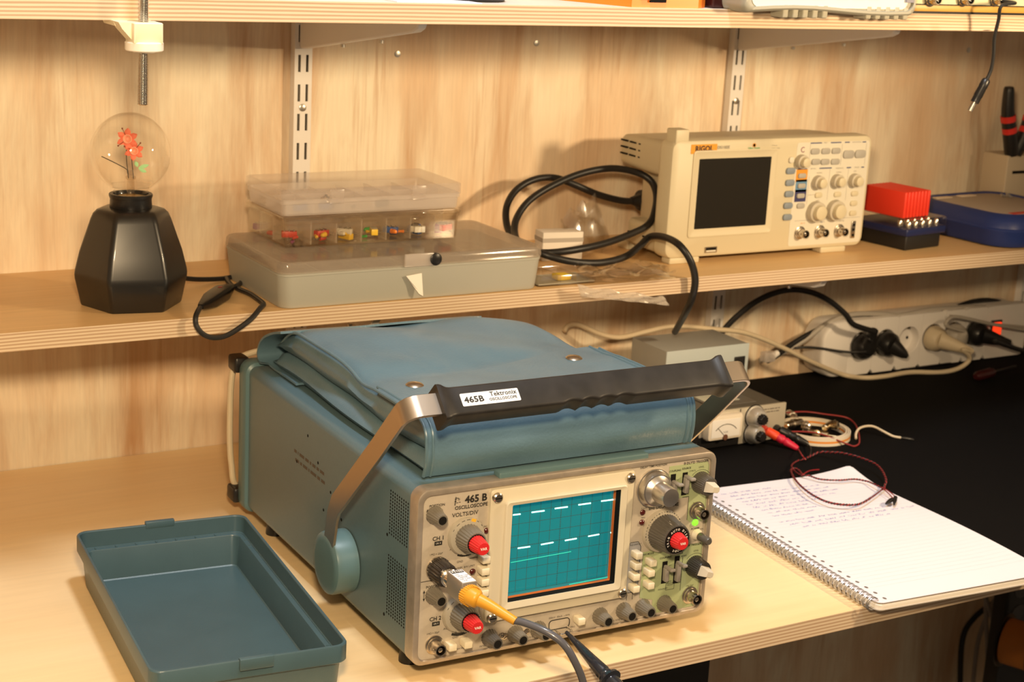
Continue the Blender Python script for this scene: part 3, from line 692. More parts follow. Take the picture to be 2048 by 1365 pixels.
def pillow(x0f, x1f, b0, b1, zbf, ztf, nb=46, nx=40, ex=7, endr=14):
    L = []
    for j in range(nb+1):
        b = b0+(b1-b0)*j/nb
        e = min(b-b0, b1-b); k = math.sqrt(max(0.02, 1-(1-min(1, e/endr))**2))
        x0, x1 = x0f(b), x1f(b); lo = []
        for i in range(nx+1):
            x = x0+(x1-x0)*i/nx; zt, zb = ztf(x, b), zbf(x, b); q = min(x-x0, x1-x); s = math.sqrt(max(0.0, 1-(1-min(1, q/ex))**2)); m = zb+(zt-zb)*.45
            lo.append((x, b, m+(zt-m)*s*k))
        for i in range(nx-1, 0, -1):
            x = x0+(x1-x0)*i/nx; zt, zb = ztf(x, b), zbf(x, b); q = min(x-x0, x1-x); s = math.sqrt(max(0.0, 1-(1-min(1, q/ex))**2)); m = zb+(zt-zb)*.45
            lo.append((x, b, m+(zb-m)*s*k))
        L.append(lo)
    return MB().loft(L)
def crease(b): return 171+4*math.exp(-((b-300)/60)**2)-3*math.exp(-((b-80)/70)**2)
pillow(lambda b: 17.5+1.5*math.sin(b/38), lambda b: 281, 27, 362, lambda x, b: ZT, lambda x, b: crease(b)-.3+1.2*math.sin(x/40), ex=10).build('lower_fold', VINYL, pouch, ang=60)
pillow(lambda b: 21+2.2*math.sin(b/31+1)-2*math.exp(-((b-240)/45)**2)*1.5, lambda b: 283-16*max(0, (b-205)/155), 26, 366, lambda x, b: crease(b)+.2, top_h, ex=15, endr=18).build('upper_fold', VINYL, pouch, ang=60)
# stitched rim of the top panel along the left edge
rim = []
for j in range(30):
    b = 118+j*8.4; rim.append((24.5+2.2*math.sin(b/31+1)-3*math.exp(-((b-240)/45)**2), b, top_h(27, b)-.2-2.2*math.exp(-((b-362)/26)**2)*3))
MB().tube(smooth(rim, 3), 1.5, 8).build('stitched_rim', VINYLE, pouch)
# open rear fold: a sheet curling round the back, its mouth open to the left
def sheet(prof, x0, x1, th, n=16, wav=0, skew=None):
    L = []
    P = [Vector((0, p[0], p[1])) for p in prof]; m = len(P)
    for i in range(n+1):
        x = x0+(x1-x0)*i/n; o, q = [], []
        for k in range(m):
            t = (P[min(k+1, m-1)]-P[max(k-1, 0)]).normalized(); nr = Vector((0, -t.z, t.y))
            w_ = wav*math.sin(x/23+k*.5); d = Vector((x+(skew(k, m, x) if skew else 0), 0, 0))
            o.append(P[k]+nr*(th/2+w_)+d); q.append(P[k]-nr*(th/2-w_)+d)
        L.append(o+q[::-1])
    return MB().loft(L)
arc = smooth([(300, 155), (345, 155), (376, 158), (385, 164), (381, 176), (368, 187), (350, 193), (330, 196.5)], 5)
sheet([(p.x, p.y) for p in [Vector((a[0], a[1], 0)) for a in [(v.x, v.y) for v in smooth([(300, 155.4, 0), (345, 155.2, 0), (372, 157, 0), (383, 162, 0), (380, 173, 0), (367, 185.5, 0), (348, 194, 0), (322, 201, 0)], 5)]]], 9, 226, 2.2, 14, .5,
      lambda k, m, x: (8*(k/m < .3)*(1-x/280)) if x < 60 else 0).build('rear_fold', VINYL, pouch, ang=60)
# wrap-over flap: rear edge on top, over the front, down to the cabinet
L = []; nx = 36
def rear_b(x): return 131+(x-20)/256*62+3*math.sin(x/30)
left_tubes = {}
def flap_path(x, off=0):
    rb_ = rear_b(x); e = min(x-17, 281-x)
    if e < 12: rb_ -= (12-math.sqrt(max(0, 144-(12-e)**2)))*1.3
    pts = []
    for k in range(12):
        b = rb_+(42-rb_)*k/11; pts.append(Vector((x, b, max(top_h(x, b), 196)+2.0+off+.8*math.sin(k*.9)*0)))
    z0 = max(top_h(x, 42), 196)+2+off
    for k in range(1, 9):
        a = PI/2*k/8; pts.append(Vector((x, 42-(17+off)*math.sin(a), z0-16*(1-math.cos(a)))))
    zb = z0-16
    for k in range(1, 8):
        f = k/7; z = zb+(ZT+.6-zb)*f
        pts.append(Vector((x, 25-off+3.2*f*f+(x-20)/256*5*f*0-2.2*math.sin(PI*f)+.9*math.sin(x/21+f*2)*math.sin(PI*f), z)))
    return pts
rows = [flap_path(17+(281-17)*i/nx) for i in range(nx+1)]
for i, r_ in enumerate(rows):
    o = []; q = []
    for k, p in enumerate(r_):
        t = (r_[min(k+1, len(r_)-1)]-r_[max(k-1, 0)]).normalized(); nr = t.cross(Vector((1, 0, 0))).normalized()
        if k < 14 and nr.z < 0 or k >= 14 and nr.y > 0: nr = -nr
        o.append(p+nr*1.1); q.append(p-nr*1.1)
    L.append(o+q[::-1])
flap = MB().loft(L).build('flap', VINYL, pouch, ang=60)
for x in (17.6, 23.5, 274.5, 280.4):
    MB().tube(smooth(flap_path(x, .9), 2), 1.5, 8).build('piping', VINYLE, flap)
SNAP = mat('nickel_snap', (.60, .52, .42), .25, 1)
for x, b in ((53.7, 122), (234.6, 155)):
    z = max(top_h(x, b), 196)+2.6
    MB().lathe([(0, 8), (1, 8), (2.2, 6.6), (3, 4), (3.3, 1)], (x, b, z), (0, -.05, 1), 26).build('snap_stud', SNAP, pouch)

# ================================================================ probe plugged into the first channel
GREYC = mat('grey_cable', (.085, .085, .10), .28, coat=.3)
OCHRE = mat('ochre_boot', (.62, .30, .025), .38)
probe = thing('oscilloscope_probe', 'probe with silver box and ochre boot plugged into the left of the oscilloscope panel', 'probe', (SX, SY, SZ), -.02004)
PX, PZ = 19.2, 85.2
MB().lathe([(0, 9.8), (3, 10), (4, 9.4), (16, 9.4), (18, 8.6)], (PX, -2, PZ), YD, 30, 22, .04).build('collar', mat('black_collar', (.025, .02, .017), .3, coat=.4), probe, ang=25)
MB().lathe([(0, 10.2), (1.6, 10.2)], (PX, -1, PZ), YD, 30).build('collar_ring', NICKEL, probe)
MB().lathe([(0, 7.6), (3, 7.6), (4, 6.2), (11, 6.0)], (PX, -20, PZ), YD, 26).build('neck', CHROME, probe)
bx = MB().box(12.9, -56, 76.8, 26, -29.5, 94.9, .7).build('compensation_box', mat('satin_aluminium', (.50, .46, .41), .38, .8), probe)
lb = MB().box(13.6, -55.2, 94.85, 25.4, -31, 95.15).build('label', mat('white_label', (.75, .77, .85), .5), bx, smooth=False)
MB().box(14.2, -36.6, 95.1, 24.8, -31.8, 95.25).build('label_band', INK, bx, smooth=False)
text('P6105', 3.6, (19.5, -34.3, 95.4), (1, 0, 0), (0, 1, 0), WHITEI, bx, align='CENTER', bold=.03)
for i, s in enumerate(('10X', '10MΩ 13pF', '2 METER', '500 V MAX', '1.2 M')):
    text(s, 2.1, (14.6, -39.8-i*3.1, 95.35), (1, 0, 0), (0, 1, 0), INK, bx)
PT = lambda px, py, b: (lambda q: Vector((q[0], b, q[1])))(panel_pt(px, py, b))
path = smooth([(PX, -54, 84.5), (PX+1.5, -60, 83.8), PT(978, 1211, -72), PT(1031, 1243.5, -92)], 8)
rr = []
for i in range(len(path)):
    f = i/(len(path)-1); rr.append(8.6-1.6*f/.5 if f < .5 else 5.2-1.9*(f-.5)/.5)
mb = MB(); k = next(i for i in range(len(path)) if i/(len(path)-1) >= .5)
mb.tube(path[:k+1], rr[:k+1], 28); mb.tube(path[k-1:], [5.4]+rr[k:], 20)
bt = mb.build('strain_relief', OCHRE, probe, ang=50)
mb = MB()
for i in range(28):
    a = 2*PI*i/28; d = Vector((math.cos(a), 0, math.sin(a)))*8.5
    mb.tube([Vector((PX, -55, 84.5))+d, path[8]+d*.97], .5, 5)
mb.build('grip_ribs', OCHRE, bt)
cable = smooth([PT(1028, 1242, -90), PT(1050, 1247, -97), PT(1093, 1264.7, -112), PT(1126, 1288, -122), PT(1148, 1321, -128), PT(1166, 1365, -130), PT(1172, 1420, -130), PT(1170, 1520, -128)], 8)
MB().tube(cable, 3.0, 12).build('cable', GREYC, probe)
h0, h1, h2 = PT(1132.5, 1265, -8), PT(1151, 1288, -22), PT(1219, 1360, -68)
ax = (h2-h0)
hk = MB().lathe([(0, 1.6), (2, 2.0), (4, 1.8), (7, 2.3), (ax.length*.34, 3.6), (ax.length*.55, 4.6), (ax.length*.86, 6.4), (ax.length*.88, 6.0), (ax.length*.91, 6.5), (ax.length*.93, 6.0), (ax.length*.97, 6.4), (ax.length*.98, 10), (ax.length*1.02, 10.4), (ax.length*1.04, 7), (ax.length*1.9, 6.4), (ax.length*2.0, 4)], h0, ax, 24)
hk.build('hook_tip', mat('black_probe_plastic', (.016, .018, .026), .22, coat=.5), probe)['label'] = 'black hook tip clipped to the wire loop'

# ================================================================ front cover of the oscilloscope lying open side up
TRAYM = mat('blue_green_cover_plastic', (.056, .103, .122), .36, spec=.7, bump=.08, bscale=900, noise=.05, nscale=30)
tray = thing('instrument_cover', 'empty blue-green plastic instrument cover lying open side up on the bench', 'cover', (14, -480.5, 0), math.radians(-5.3))
w, l, h = 79, 150, 50
def lp(d, z, r): return [(x, y, z) for x, y in rrect(-w+d, -l+d, w-d, l-d, r, 6)]
MB().loft([lp(9, 0, 6), lp(7.5, .6, 7), lp(7, 3, 7), lp(4.2, 33, 9), lp(4, 34, 9), lp(.8, 34.6, 11), lp(0, 35.5, 11), lp(0, h-1, 11), lp(.5, h, 11), lp(2.2, h, 10), lp(2.7, h-.8, 9.5),
           lp(2.9, 33.4, 9), lp(8.2, 33.2, 7), lp(8.6, 32.4, 7), lp(10, 4, 6), lp(11, 3, 5)]).build('shell', TRAYM, tray, ang=30)
mb = MB()
mb.box(-15, l-3, h-4, 12, l+2.2, h+2.6, .8); mb.build('clip', TRAYM, tray)
mb = MB(); mb.box(-11, -l-2.8, h-8, 16, -l+2.6, h+1.6, .8); mb.build('clip', TRAYM, tray)
for k in range(7): MB().box(-62+k*18.5, l-7.2, 32.3, -60.6+k*18.5, l-2.9, 34.2).build('ledge_rib', TRAYM, tray, smooth=False)
for k in range(3): MB().box(w-7.2, -l+10+k*13, 32.3, w-2.9, -l+11.2+k*13, 34).build('ledge_rib', TRAYM, tray, smooth=False)
for k in range(2): MB().box(w-7.2, l-26-k*14, 32.3, w-2.9, l-25-k*14, 34).build('ledge_rib', TRAYM, tray, smooth=False)
# ================================================================ thin clear plastics and glass
def thin_clear(name, tint, base=.06, edge=.5, rough=.05, gloss=(1, 1, 1)):
    m = bpy.data.materials.new(name); m.use_nodes = True; nt = m.node_tree; N, Lk = nt.nodes, nt.links
    N.remove(N['Principled BSDF']); out = N['Material Output']
    tr = N.new('ShaderNodeBsdfTransparent'); tr.inputs[0].default_value = (*tint, 1)
    gl = N.new('ShaderNodeBsdfGlossy'); gl.inputs['Roughness'].default_value = rough; gl.inputs[0].default_value = (*gloss, 1)
    lw = N.new('ShaderNodeLayerWeight'); lw.inputs[0].default_value = .22
    ma = N.new('ShaderNodeMath'); ma.operation = 'MULTIPLY_ADD'; ma.inputs[1].default_value = edge; ma.inputs[2].default_value = base
    pw = N.new('ShaderNodeMath'); pw.operation = 'POWER'; pw.inputs[1].default_value = 2.9
    lw.inputs[0].default_value = .5; Lk.new(lw.outputs['Facing'], pw.inputs[0]); Lk.new(pw.outputs[0], ma.inputs[0])
    mx = N.new('ShaderNodeMixShader'); Lk.new(ma.outputs[0], mx.inputs[0]); Lk.new(tr.outputs[0], mx.inputs[1]); Lk.new(gl.outputs[0], mx.inputs[2])
    Lk.new(mx.outputs[0], out.inputs[0]); return m
def milky(name, col, tint, dens, rough=.2):
    m = thin_clear(name, tint, .04, .35, rough); nt = m.node_tree; N, Lk = nt.nodes, nt.links
    df = N.new('ShaderNodeBsdfDiffuse'); df.inputs[0].default_value = (*col, 1)
    tl = N.new('ShaderNodeBsdfTranslucent'); tl.inputs[0].default_value = (*col, 1)
    a = N.new('ShaderNodeMixShader'); a.inputs[0].default_value = .4; Lk.new(df.outputs[0], a.inputs[1]); Lk.new(tl.outputs[0], a.inputs[2])
    old = N['Material Output'].inputs[0].links[0].from_socket
    b = N.new('ShaderNodeMixShader'); b.inputs[0].default_value = dens; Lk.new(old, b.inputs[1]); Lk.new(a.outputs[0], b.inputs[2])
    Lk.new(b.outputs[0], N['Material Output'].inputs[0]); return m
GLASS = thin_clear('bulb_glass', (.992, .986, .97), .03, .62, .02)
POLY = thin_clear('smoky_clear_plastic', (.955, .93, .885), .06, .5, .08)
FROST = milky('frosted_clear_plastic', (.86, .80, .76), (.98, .97, .96), .42)
FROSTL = milky('frosted_lid_plastic', (.86, .80, .76), (.98, .97, .96), .16)
POLYD = milky('clear_divider_plastic', (.80, .72, .62), (.98, .965, .94), .30)
LIDM = milky('clear_case_lid', (.66, .58, .50), (.95, .93, .90), .34, .10)
FILM = thin_clear('clear_film', (.94, .93, .92), .15, .5, .14)

# ================================================================ table lamp with the flower bulb
lamp = thing('table_lamp', 'black six-sided table lamp with a clear globe bulb holding coral flowers', 'lamp', (54, -165, SH1))
GLAZE = mat('black_glaze', (.008, .0075, .0075), .35, spec=.75, coat=.15)
def hexa(r, z, rc):
    """hexagon of flat radius r with rounded corners, a flat turned to the viewer's side"""
    pts = []
    a0 = math.radians(-100)
    for k in range(6):
        c = a0+math.radians(30)+k*PI/3; R = (r-rc)/math.cos(PI/6)
        for j in range(6):
            a = c-math.radians(30)+math.radians(60)*j/5
            pts.append((R*math.cos(c)+rc*math.cos(a), R*math.sin(c)+rc*math.sin(a), z))
    return pts
MB().loft([hexa(38, 0, 4), hexa(42.5, .3, 5), hexa(43.2, 1.6, 5), hexa(48, 27, 6), hexa(48.4, 31, 7), hexa(48, 35, 7), hexa(44, 54, 7), hexa(34.5, 86, 7), hexa(32.5, 91.5, 8), hexa(29.5, 95, 9), hexa(25, 96.6, 12), hexa(20, 97, 12)]).build('base', GLAZE, lamp, ang=40)
MB().lathe([(0, 19.5), (2, 20.4), (9.5, 20), (11.5, 20.6), (12.5, 21), (14.5, 21), (15, 20.4), (15, 17.2), (12, 16.8)], (0, 0, 95.5), (0, 0, 1), 40).build('socket', BLACKP, lamp)
BC = 150.6; R = 38.8
prof = [(104, 14.5), (108, 15.6), (112, 16.4), (116, 18.4), (118.5, 20.6)]
for k in range(21):
    a = math.radians(-58+148*k/20); prof.append((BC+R*math.sin(a), max(R*math.cos(a), .05)))
bulb_o = MB().lathe(prof, (0, 0, 0), (0, 0, 1), 48, cap0=False).build('globe_bulb', GLASS, lamp, ang=80)
MB().lathe([(101, 15), (105, 15.2), (107.5, 14.4), (108, 12)], (0, 0, 0), (0, 0, 1), 32).build('cap', mat('brass_cap', (.55, .42, .22), .35, 1), bulb_o)
lx = lambda px, py, y=-165: (lambda p: Vector((p.x-54, p.y+165, p.z-SH1)))(AY(px, py, y))
MB().lathe([(106, 7), (108, 4.5), (112, 4), (124, 3.6), (125, 5), (127.5, 5), (128.5, 3.2), (134, 2.2)], (0, 0, 0), (0, 0, 1), 18).build('glass_stem', thin_clear('stem_glass', (.93, .89, .83), .08, .6, .05), bulb_o)
WIRE = mat('thin_dark_wire', (.10, .08, .06), .4, .6)
MB().tube(smooth([lx(257, 357), lx(255, 345), lx(252, 338), lx(228, 325), lx(203, 313)], 4), .45, 6).build('wire', WIRE, bulb_o)
MB().tube(smooth([lx(267, 358), lx(266, 345), lx(264, 325), lx(262, 300)], 4), .4, 6).build('wire', WIRE, bulb_o)
MB().tube(smooth([lx(257, 350), lx(253, 320), lx(253, 290)], 4), .4, 6).build('wire', WIRE, bulb_o)
CORAL = mat('coral_phosphor', (.88, .22, .13), .6); CORALL = mat('pale_coral_edge', (.95, .42, .28), .6)
vdir = (CAM-Vector((54, -165, 369))).normalized(); vr = Vector((vdir.y, -vdir.x, 0)).normalized()*-1; vu = vr.cross(vdir)*-1
vr = Vector((math.cos(.30), -math.sin(.30), 0)); vd = Vector((-.29, -.95, .12)).normalized(); vu = Vector((0.03, .12, .99)).normalized()
def flower(c, r, rot):
    mb = MB()
    for k in range(6):
        a = rot+k*PI/3; d = vr*math.cos(a)+vu*math.sin(a); e = -vr*math.sin(a)+vu*math.cos(a)
        P = []
        for t, wd in ((.15, .14), (.45, .30), (.75, .26), (1.0, .04)):
            lift_ = vd*(r*(.25*t-.05))
            P.append([c+d*(r*t)-e*(r*wd)+lift_-vd*.5, c+d*(r*t)+vd*(.8+.0)+lift_, c+d*(r*t)+e*(r*wd)+lift_-vd*.5, c+d*(r*t)+lift_-vd*.9])
        mb.loft(P)
    o = mb.build('flower', CORAL, bulb_o, ang=60)
    MB().lathe([(0, r*.18), (r*.25, r*.36), (r*.5, r*.42), (r*.52, r*.36), (r*.2, r*.12)], c, vd, 16).build('trumpet', CORALL, o)
    mb = MB()
    for a in (rot+.5, rot+2.3): 
        d = vr*math.cos(a)+vu*math.sin(a); mb.tube([c, c+d*r*1.02+vd*2], .35, 6); mb.ball(c+d*r*1.04+vd*2, .9, 8)
    mb.build('stamen', mat('stamen_brown', (.22, .06, .03), .5), o)
flower(lx(254.5, 278), 10.5, 1.5); flower(lx(268, 302, -168), 9.5, .4)
mb = MB()
for a, r_, c in ((.3, 10, lx(277, 336)), (-.45, 8, lx(277, 337)), (1.9, 5.5, lx(275, 334))):
    d = vr*math.cos(a)+vu*math.sin(a); e = -vr*math.sin(a)+vu*math.cos(a)
    mb.loft([[c+d*r_*t-e*w_, c+d*r_*t+vd*.4, c+d*r_*t+e*w_, c+d*r_*t-vd*.4] for t, w_ in ((0, .3), (.3, 1.6), (.65, 1.9), (.9, 1.0), (1.05, .1))])
mb.build('leaf', mat('mint_leaf', (.38, .72, .36), .6), bulb_o, ang=60)
# cord and in-line switch
lc = lambda px, py, z: (lambda p: Vector((p.x-54, p.y+165, p.z-SH1)))(AZ(px, py, z))
lyc = lambda px, py, y: (lambda p: Vector((p.x-54, p.y+165, p.z-SH1)))(AY(px, py, y))
Z0 = SH1+3
c1 = smooth([lc(362, 556, Z0+9), lc(395, 559, Z0+4), lc(440, 558, Z0), lc(468, 554, Z0), lc(480, 556, Z0), lc(482, 565, Z0), lc(473, 572, Z0+1), lc(462, 575, Z0+4)], 8)
MB().tube(c1, 2.6, 10).build('cord', BLACKR, lamp)
c2 = smooth([lc(402, 612, Z0+5), lyc(392, 632, -246), lyc(393, 652, -250), lyc(408, 670, -252), lyc(432, 676, -252), lyc(460, 668, -250), lyc(500, 640, -246), lc(521, 616, Z0+.5), lc(527, 609, Z0), lc(519, 601, Z0), lc(500, 588, Z0), lc(478, 579, Z0), lc(462, 570, Z0), lc(452, 556, Z0)], 8)
MB().tube(c2, 2.6, 10).build('cord', BLACKR, lamp)
a, b = lc(401, 614, Z0+5), lc(463, 573, Z0+5); d = (b-a); n = d.normalized(); s = Vector((-n.y, n.x, 0)); up = n.cross(s)*-1 if n.cross(s).z < 0 else n.cross(s)
L = []
for t, k in ((0, .35), (.06, .5), (.3, .95), (.5, 1), (.7, 1), (.92, .6), (1, .35)):
    L.append([a+d*t+s*p*k*8+up*q*k*7 for p, q in rrect(-1, -1, 1, 1, .35, 2)])
sw = MB().loft(L).build('inline_switch', mat('gloss_black', (.006, .005, .005), .25, spec=.25), lamp, ang=30)
q = a+d*.62+up*7; MB().box(-2.2, -1, -.4, 2.2, 1, .5, .3).build('rocker', mat('dark_red_rocker', (.25, .02, .02), .3), sw, M=Matrix.Translation(q))
# ================================================================ stack of cases on the lower shelf
CASEM = mat('grey_case_plastic', (.38, .375, .33), .45, bump=.06, bscale=800)
case = thing('storage_case', 'large grey storage case with clear lid at the bottom of the stack', 'case', (334, -160, SH1), math.radians(.2))
w, d, h = 153, 79, 37
def cl(o, z, r=12): return [(x, y, z) for x, y in rrect(-w+o, -d+o, w-o, d-o, r, 6)]
MB().loft([cl(5, 0, 10), cl(3.6, .5), cl(3, 3), cl(.6, h-4), cl(0, h-3.6), cl(0, h-1.5), cl(.8, h-1.2), cl(.9, h), cl(3, h), cl(3.2, h-2), cl(5.5, 5, 10), cl(6, 4, 10)]).build('base', CASEM, case, ang=30)
mb = MB()
for i in range(1, 6): mb.box(-w+6+i*49, -d+6, 4, -w+7.5+i*49, d-6, 30)
mb.build('divider', CASEM, case, smooth=False)
MB().box(-w+9, -d+9, 4.2, w-9, d-9, 24, 2).build('foam_insert', mat('dull_foam', (.30, .26, .20), .8, noise=.3, nscale=40), case)
lid = MB().loft([cl(-.6, h-.8, 12), cl(-.8, h+2), cl(-.2, h+8), cl(1.2, h+10.2), cl(3, h+10.8, 10), cl(4, h+9.2, 9), cl(2, h+7), cl(1, h), cl(.6, h-.8)], False, False)
lid.loft([cl(3, h+10.8, 10), cl(8, h+10.8, 9)], False, True); lid.loft([cl(4, h+9.2, 9), cl(9, h+9.2, 8)], False, True)
lido = lid.build('lid', LIDM, case, ang=30)
cp = lambda px, py, y=-240.5: (lambda p: Vector((p.x-334, p.y+160, p.z-SH1)))(AY(px, py, y))
a = cp(838, 522); MB().box(a.x-17, -d-3.4, a.z-6, a.x+17, -d-.4, a.z+8, 1.2).build('latch', FROST, lido)
a = cp(870, 518); MB().lathe([(0, 7), (3, 6.6), (4, 5)], (a.x, -d-1, a.z), YD, 22).build('sticker_dot', BLACKP, case)
a = cp(826, 570); tg = MB(); P = [(a.x-9, a.z+10), (a.x+9, a.z+12), (a.x+10, a.z-12), (a.x+5, a.z-9), (a.x-3, a.z+2)]
tg.loft([[(x, -d-1.6-(.8 if z > a.z else 4), z) for x, z in P], [(x, -d-1.2-(.8 if z > a.z else 4), z) for x, z in P]])
tg.build('paper_tag', mat('white_paper_tag', (.82, .78, .72), .7), case, smooth=False)['label'] = 'torn white paper tag'

def tray_box(name, label, o, w, d, h, m, cols, rows, lidh, lidm, rz=0, th=1.4):
    t = thing(name, label, 'box', o, rz)
    def r(q, z, rad=5): return [(x, y, z) for x, y in rrect(-w+q, -d+q, w-q, d-q, rad, 5)]
    MB().loft([r(3, 0), r(2.2, .6), r(1.2, h-5), r(0, h-4.4), r(0, h), r(th, h), r(th+1.2, h-5), r(th+2.4, 2)], True, True).build('tray', m, t, ang=30)
    mb = MB()
    for i in range(1, cols): x = -w+2+(2*w-4)*i/cols; mb.box(x-.6, -d+2.6, 2, x+.6, d-2.6, h-3)
    for j in range(1, rows): y = -d+2+(2*d-4)*j/rows; mb.box(-w+2.6, y-.6, 2, w-2.6, y+.6, h-3)
    mb.build('divider', POLYD if m is POLY else m, t, smooth=False)
    q = MB().loft([r(-.8, h-1, 5), r(-.8, h+lidh-1.2), r(0, h+lidh-.3), r(1.5, h+lidh), r(2, h+lidh-1.4), r(.4, h+lidh-2), r(.3, h-1)], False, False)
    q.loft([r(1.5, h+lidh), r(8, h+lidh)], False, True)
    lo = q.build('lid', lidm, t, ang=30)
    for x in (-w*.42, w*.5): MB().box(x-8, -d-2.4, h-5, x+8, -d-1, h+lidh-1, .6).build('catch', lidm, lo)
    return t
ZC = SH1+h+11.2
mid = tray_box('compartment_box', 'clear compartment box of colourful electronic parts in the middle of the stack', (314, -121, ZC), 103, 55, 29, POLY, 7, 3, 3, POLY)
ZT2 = ZC+32.5
top_ = tray_box('compartment_box', 'frosted compartment box at the top of the stack', (313, -124, ZT2), 104, 50, 17, FROST, 6, 2, 11, FROSTL)
# loose electronic parts inside the boxes
def part_blob(kind, m, m2):
    t = thing('electronic_part', '', 'component')
    if kind == 0:      # axial body with leads
        MB().lathe([(-4, 1.2), (-3.6, 1.7), (-2, 1.7), (-1.6, 1.4), (1.6, 1.4), (2, 1.7), (3.6, 1.7), (4, 1.2)], (0, 0, 1.8), (1, 0, 0), 12).build('body', m, t)
        MB().tube([(-13, 1, .6), (-6, 0, 1.8), (-4, 0, 1.8)], .35, 6).build('lead', STEEL, t); MB().tube([(4, 0, 1.8), (6, 0, 1.8), (13, -2, .8)], .35, 6).build('lead', STEEL, t)
    elif kind == 1:    # domed lamp with two leads
        MB().lathe([(0, 2.9), (1, 2.9), (1.1, 2.5), (5, 2.5), (7, 1.6), (7.6, .3)], (0, 0, 2.9), (1, .2, 0), 14).build('body', m, t)
        for s in (-1.2, 1.2): MB().tube([(0, s, 2.9), (-8, s*1.3, 2), (-14, s*1.5, .6)], .35, 6).build('lead', STEEL, t)
    else:              # block with pins
        MB().box(-8, -3.5, .6, 8, 3.5, 7, .6).build('body', m, t)
        for s in (-5, 0, 5): MB().box(s-.5, -3.2, 7, s+.5, 3.2, 8.2).build('pin', m2, t)
    return t
PAL = {'red': (.55, .06, .04), 'green': (.08, .45, .10), 'yellow': (.75, .50, .05), 'blue': (.03, .12, .45), 'orange': (.75, .22, .03), 'purple': (.22, .06, .16), 'black': (.02, .02, .02), 'white': (.70, .68, .62)}
PM = {k: mat(k+'_component', v, .35) for k, v in PAL.items()}
proto = {}
def put(kind, colr, x, y, z, rz, group, label, tilt=0):
    key = (kind, colr)
    if key not in proto: o = proto[key] = part_blob(kind, PM[colr], STEEL)
    else: o = dup(proto[key])
    o.location = Vector((x, y, z))*.001; o.rotation_euler = (tilt, 0, rz); o['label'] = label; o['group'] = group; return o
rows = {0: 'purple red'.split(), 1: 'red yellow'.split(), 2: 'yellow white'.split(), 3: 'green yellow'.split(), 4: 'blue orange'.split(), 5: 'blue white'.split(), 6: 'purple red'.split()}
KN = ('bead with wire leads', 'domed lamp with wire leads', 'block with pins')
for c in range(7):
    for k in range(6):
        colr = rows[c][k % 2]; kind = (c+k) % 3
        x = 314-101+(c+.5)*202/7+rnd.uniform(-7, 7); y = -121-38+(k % 3)*36+rnd.uniform(-8, 8) if k < 3 else -121-40+rnd.uniform(-8, 8)
        if c > 4 and k > 3: kind = 2
        put(kind, colr, x, y, ZC+2.6+(k >= 3)*5, rnd.uniform(0, 6.28), '%s %s in the middle clear box' % (colr, KN[kind]), 'small %s %s in the middle box of the stack' % (colr, KN[kind]))
for px, kind, colr in ((588, 2, 'blue'), (645, 2, 'blue'), (655, 1, 'black'), (707, 0, 'black'), (770, 2, 'black'), (752, 0, 'white')):
    p = AZ(px, 415, ZT2+3)
    put(kind, colr, p.x, -156, ZT2+2.4, .4 if kind else 1, '%s %s in the top frosted box' % (colr, KN[kind]), 'small %s %s in the frosted top box' % (colr, KN[kind]))
foil = thing('crumpled_foil', 'crumpled shiny silver foil ball in the frosted box', 'foil', (AZ(655, 415, ZT2+4).x, -150, ZT2+3))
mb = MB(); mb.ball((0, 0, 6), 7, 16); mb.v = [v+Vector((rnd.uniform(-1.6, 1.6), rnd.uniform(-1.6, 1.6), rnd.uniform(-1.4, 1.4))) for v in mb.v]
mb.build('ball', CHROME, foil, smooth=False)

# ================================================================ small flat clear box, plastic bags
fb = thing('flat_clear_box', 'small flat clear box with a yellow piece beside the grey storage case', 'box', (525, -208, SH1))
MB().loft([[(x, y, z) for x, y in rrect(-38+q, -22+q, 38-q, 22-q, 3, 3)] for q, z in ((.8, 0), (0, 1), (0, 11), (1, 12.5), (1.6, 11), (1.6, 2))]).build('shell', POLY, fb)
MB().box(-36.5, -20.5, 1.6, 36.5, 20.5, 3).build('bottom', CASEM, fb, smooth=False)
for x in (-8, 12): MB().box(x-.5, -20, 2, x+.5, 20, 11).build('divider', POLY, fb, smooth=False)
yp = thing('foam_piece', 'yellow foam piece inside the small flat clear box', 'foam', (526, -215, SH1+3.2))
mb = MB(); mb.box(-9, -7, 0, 9, 7, 6.5, 1.5); mb.build('piece', mat('yellow_foam', (.75, .55, .03), .8), yp)
def bag(name, label, pts, nx, ny, zf, m, seal=None):
    """crinkled film: grid between four corner points, height from zf(u,v)"""
    A, B, C_, D_ = [Vector(p) for p in pts]; vs = []; fs = []
    for side in (0, 1):
        for j in range(ny+1):
            for i in range(nx+1):
                u, v = i/nx, j/ny; p = (A*(1-u)+B*u)*(1-v)+(D_*(1-u)+C_*u)*v
                e = min(u, 1-u, v, 1-v); puff = min(1, e*6)
                vs.append(p+Vector((0, 0, zf(u, v)*(1 if side else .35)+(puff*2.5 if side else 0))))
    n = (nx+1)*(ny+1)
    for side in (0, 1):
        for j in range(ny):
            for i in range(nx):
                a = side*n+j*(nx+1)+i; fs.append([a, a+1, a+nx+2, a+nx+1])
    t = thing(name, label, 'bag', (A+B+C_+D_)/4)
    MB().add([v-t.location*1000 for v in vs], fs).build('film', m, t, ang=22)
    return t
cr_ = lambda s, k: (lambda u, v: 2.5+k*abs(math.sin(9*u+s+3*v))*abs(math.sin(7*v+s*2+2*u))+k*.5*math.sin(17*u*v+s))
b1 = bag('plastic_bag', 'crinkled clear plastic bag lying over the front edge of the lower shelf', [(540, -258, SH1+3), (650, -260, SH1+2), (668, -196, SH1+2), (556, -196, SH1+2)], 22, 16, lambda u, v: cr_(1, 7)(u, v)+3*(1-v), FILM)
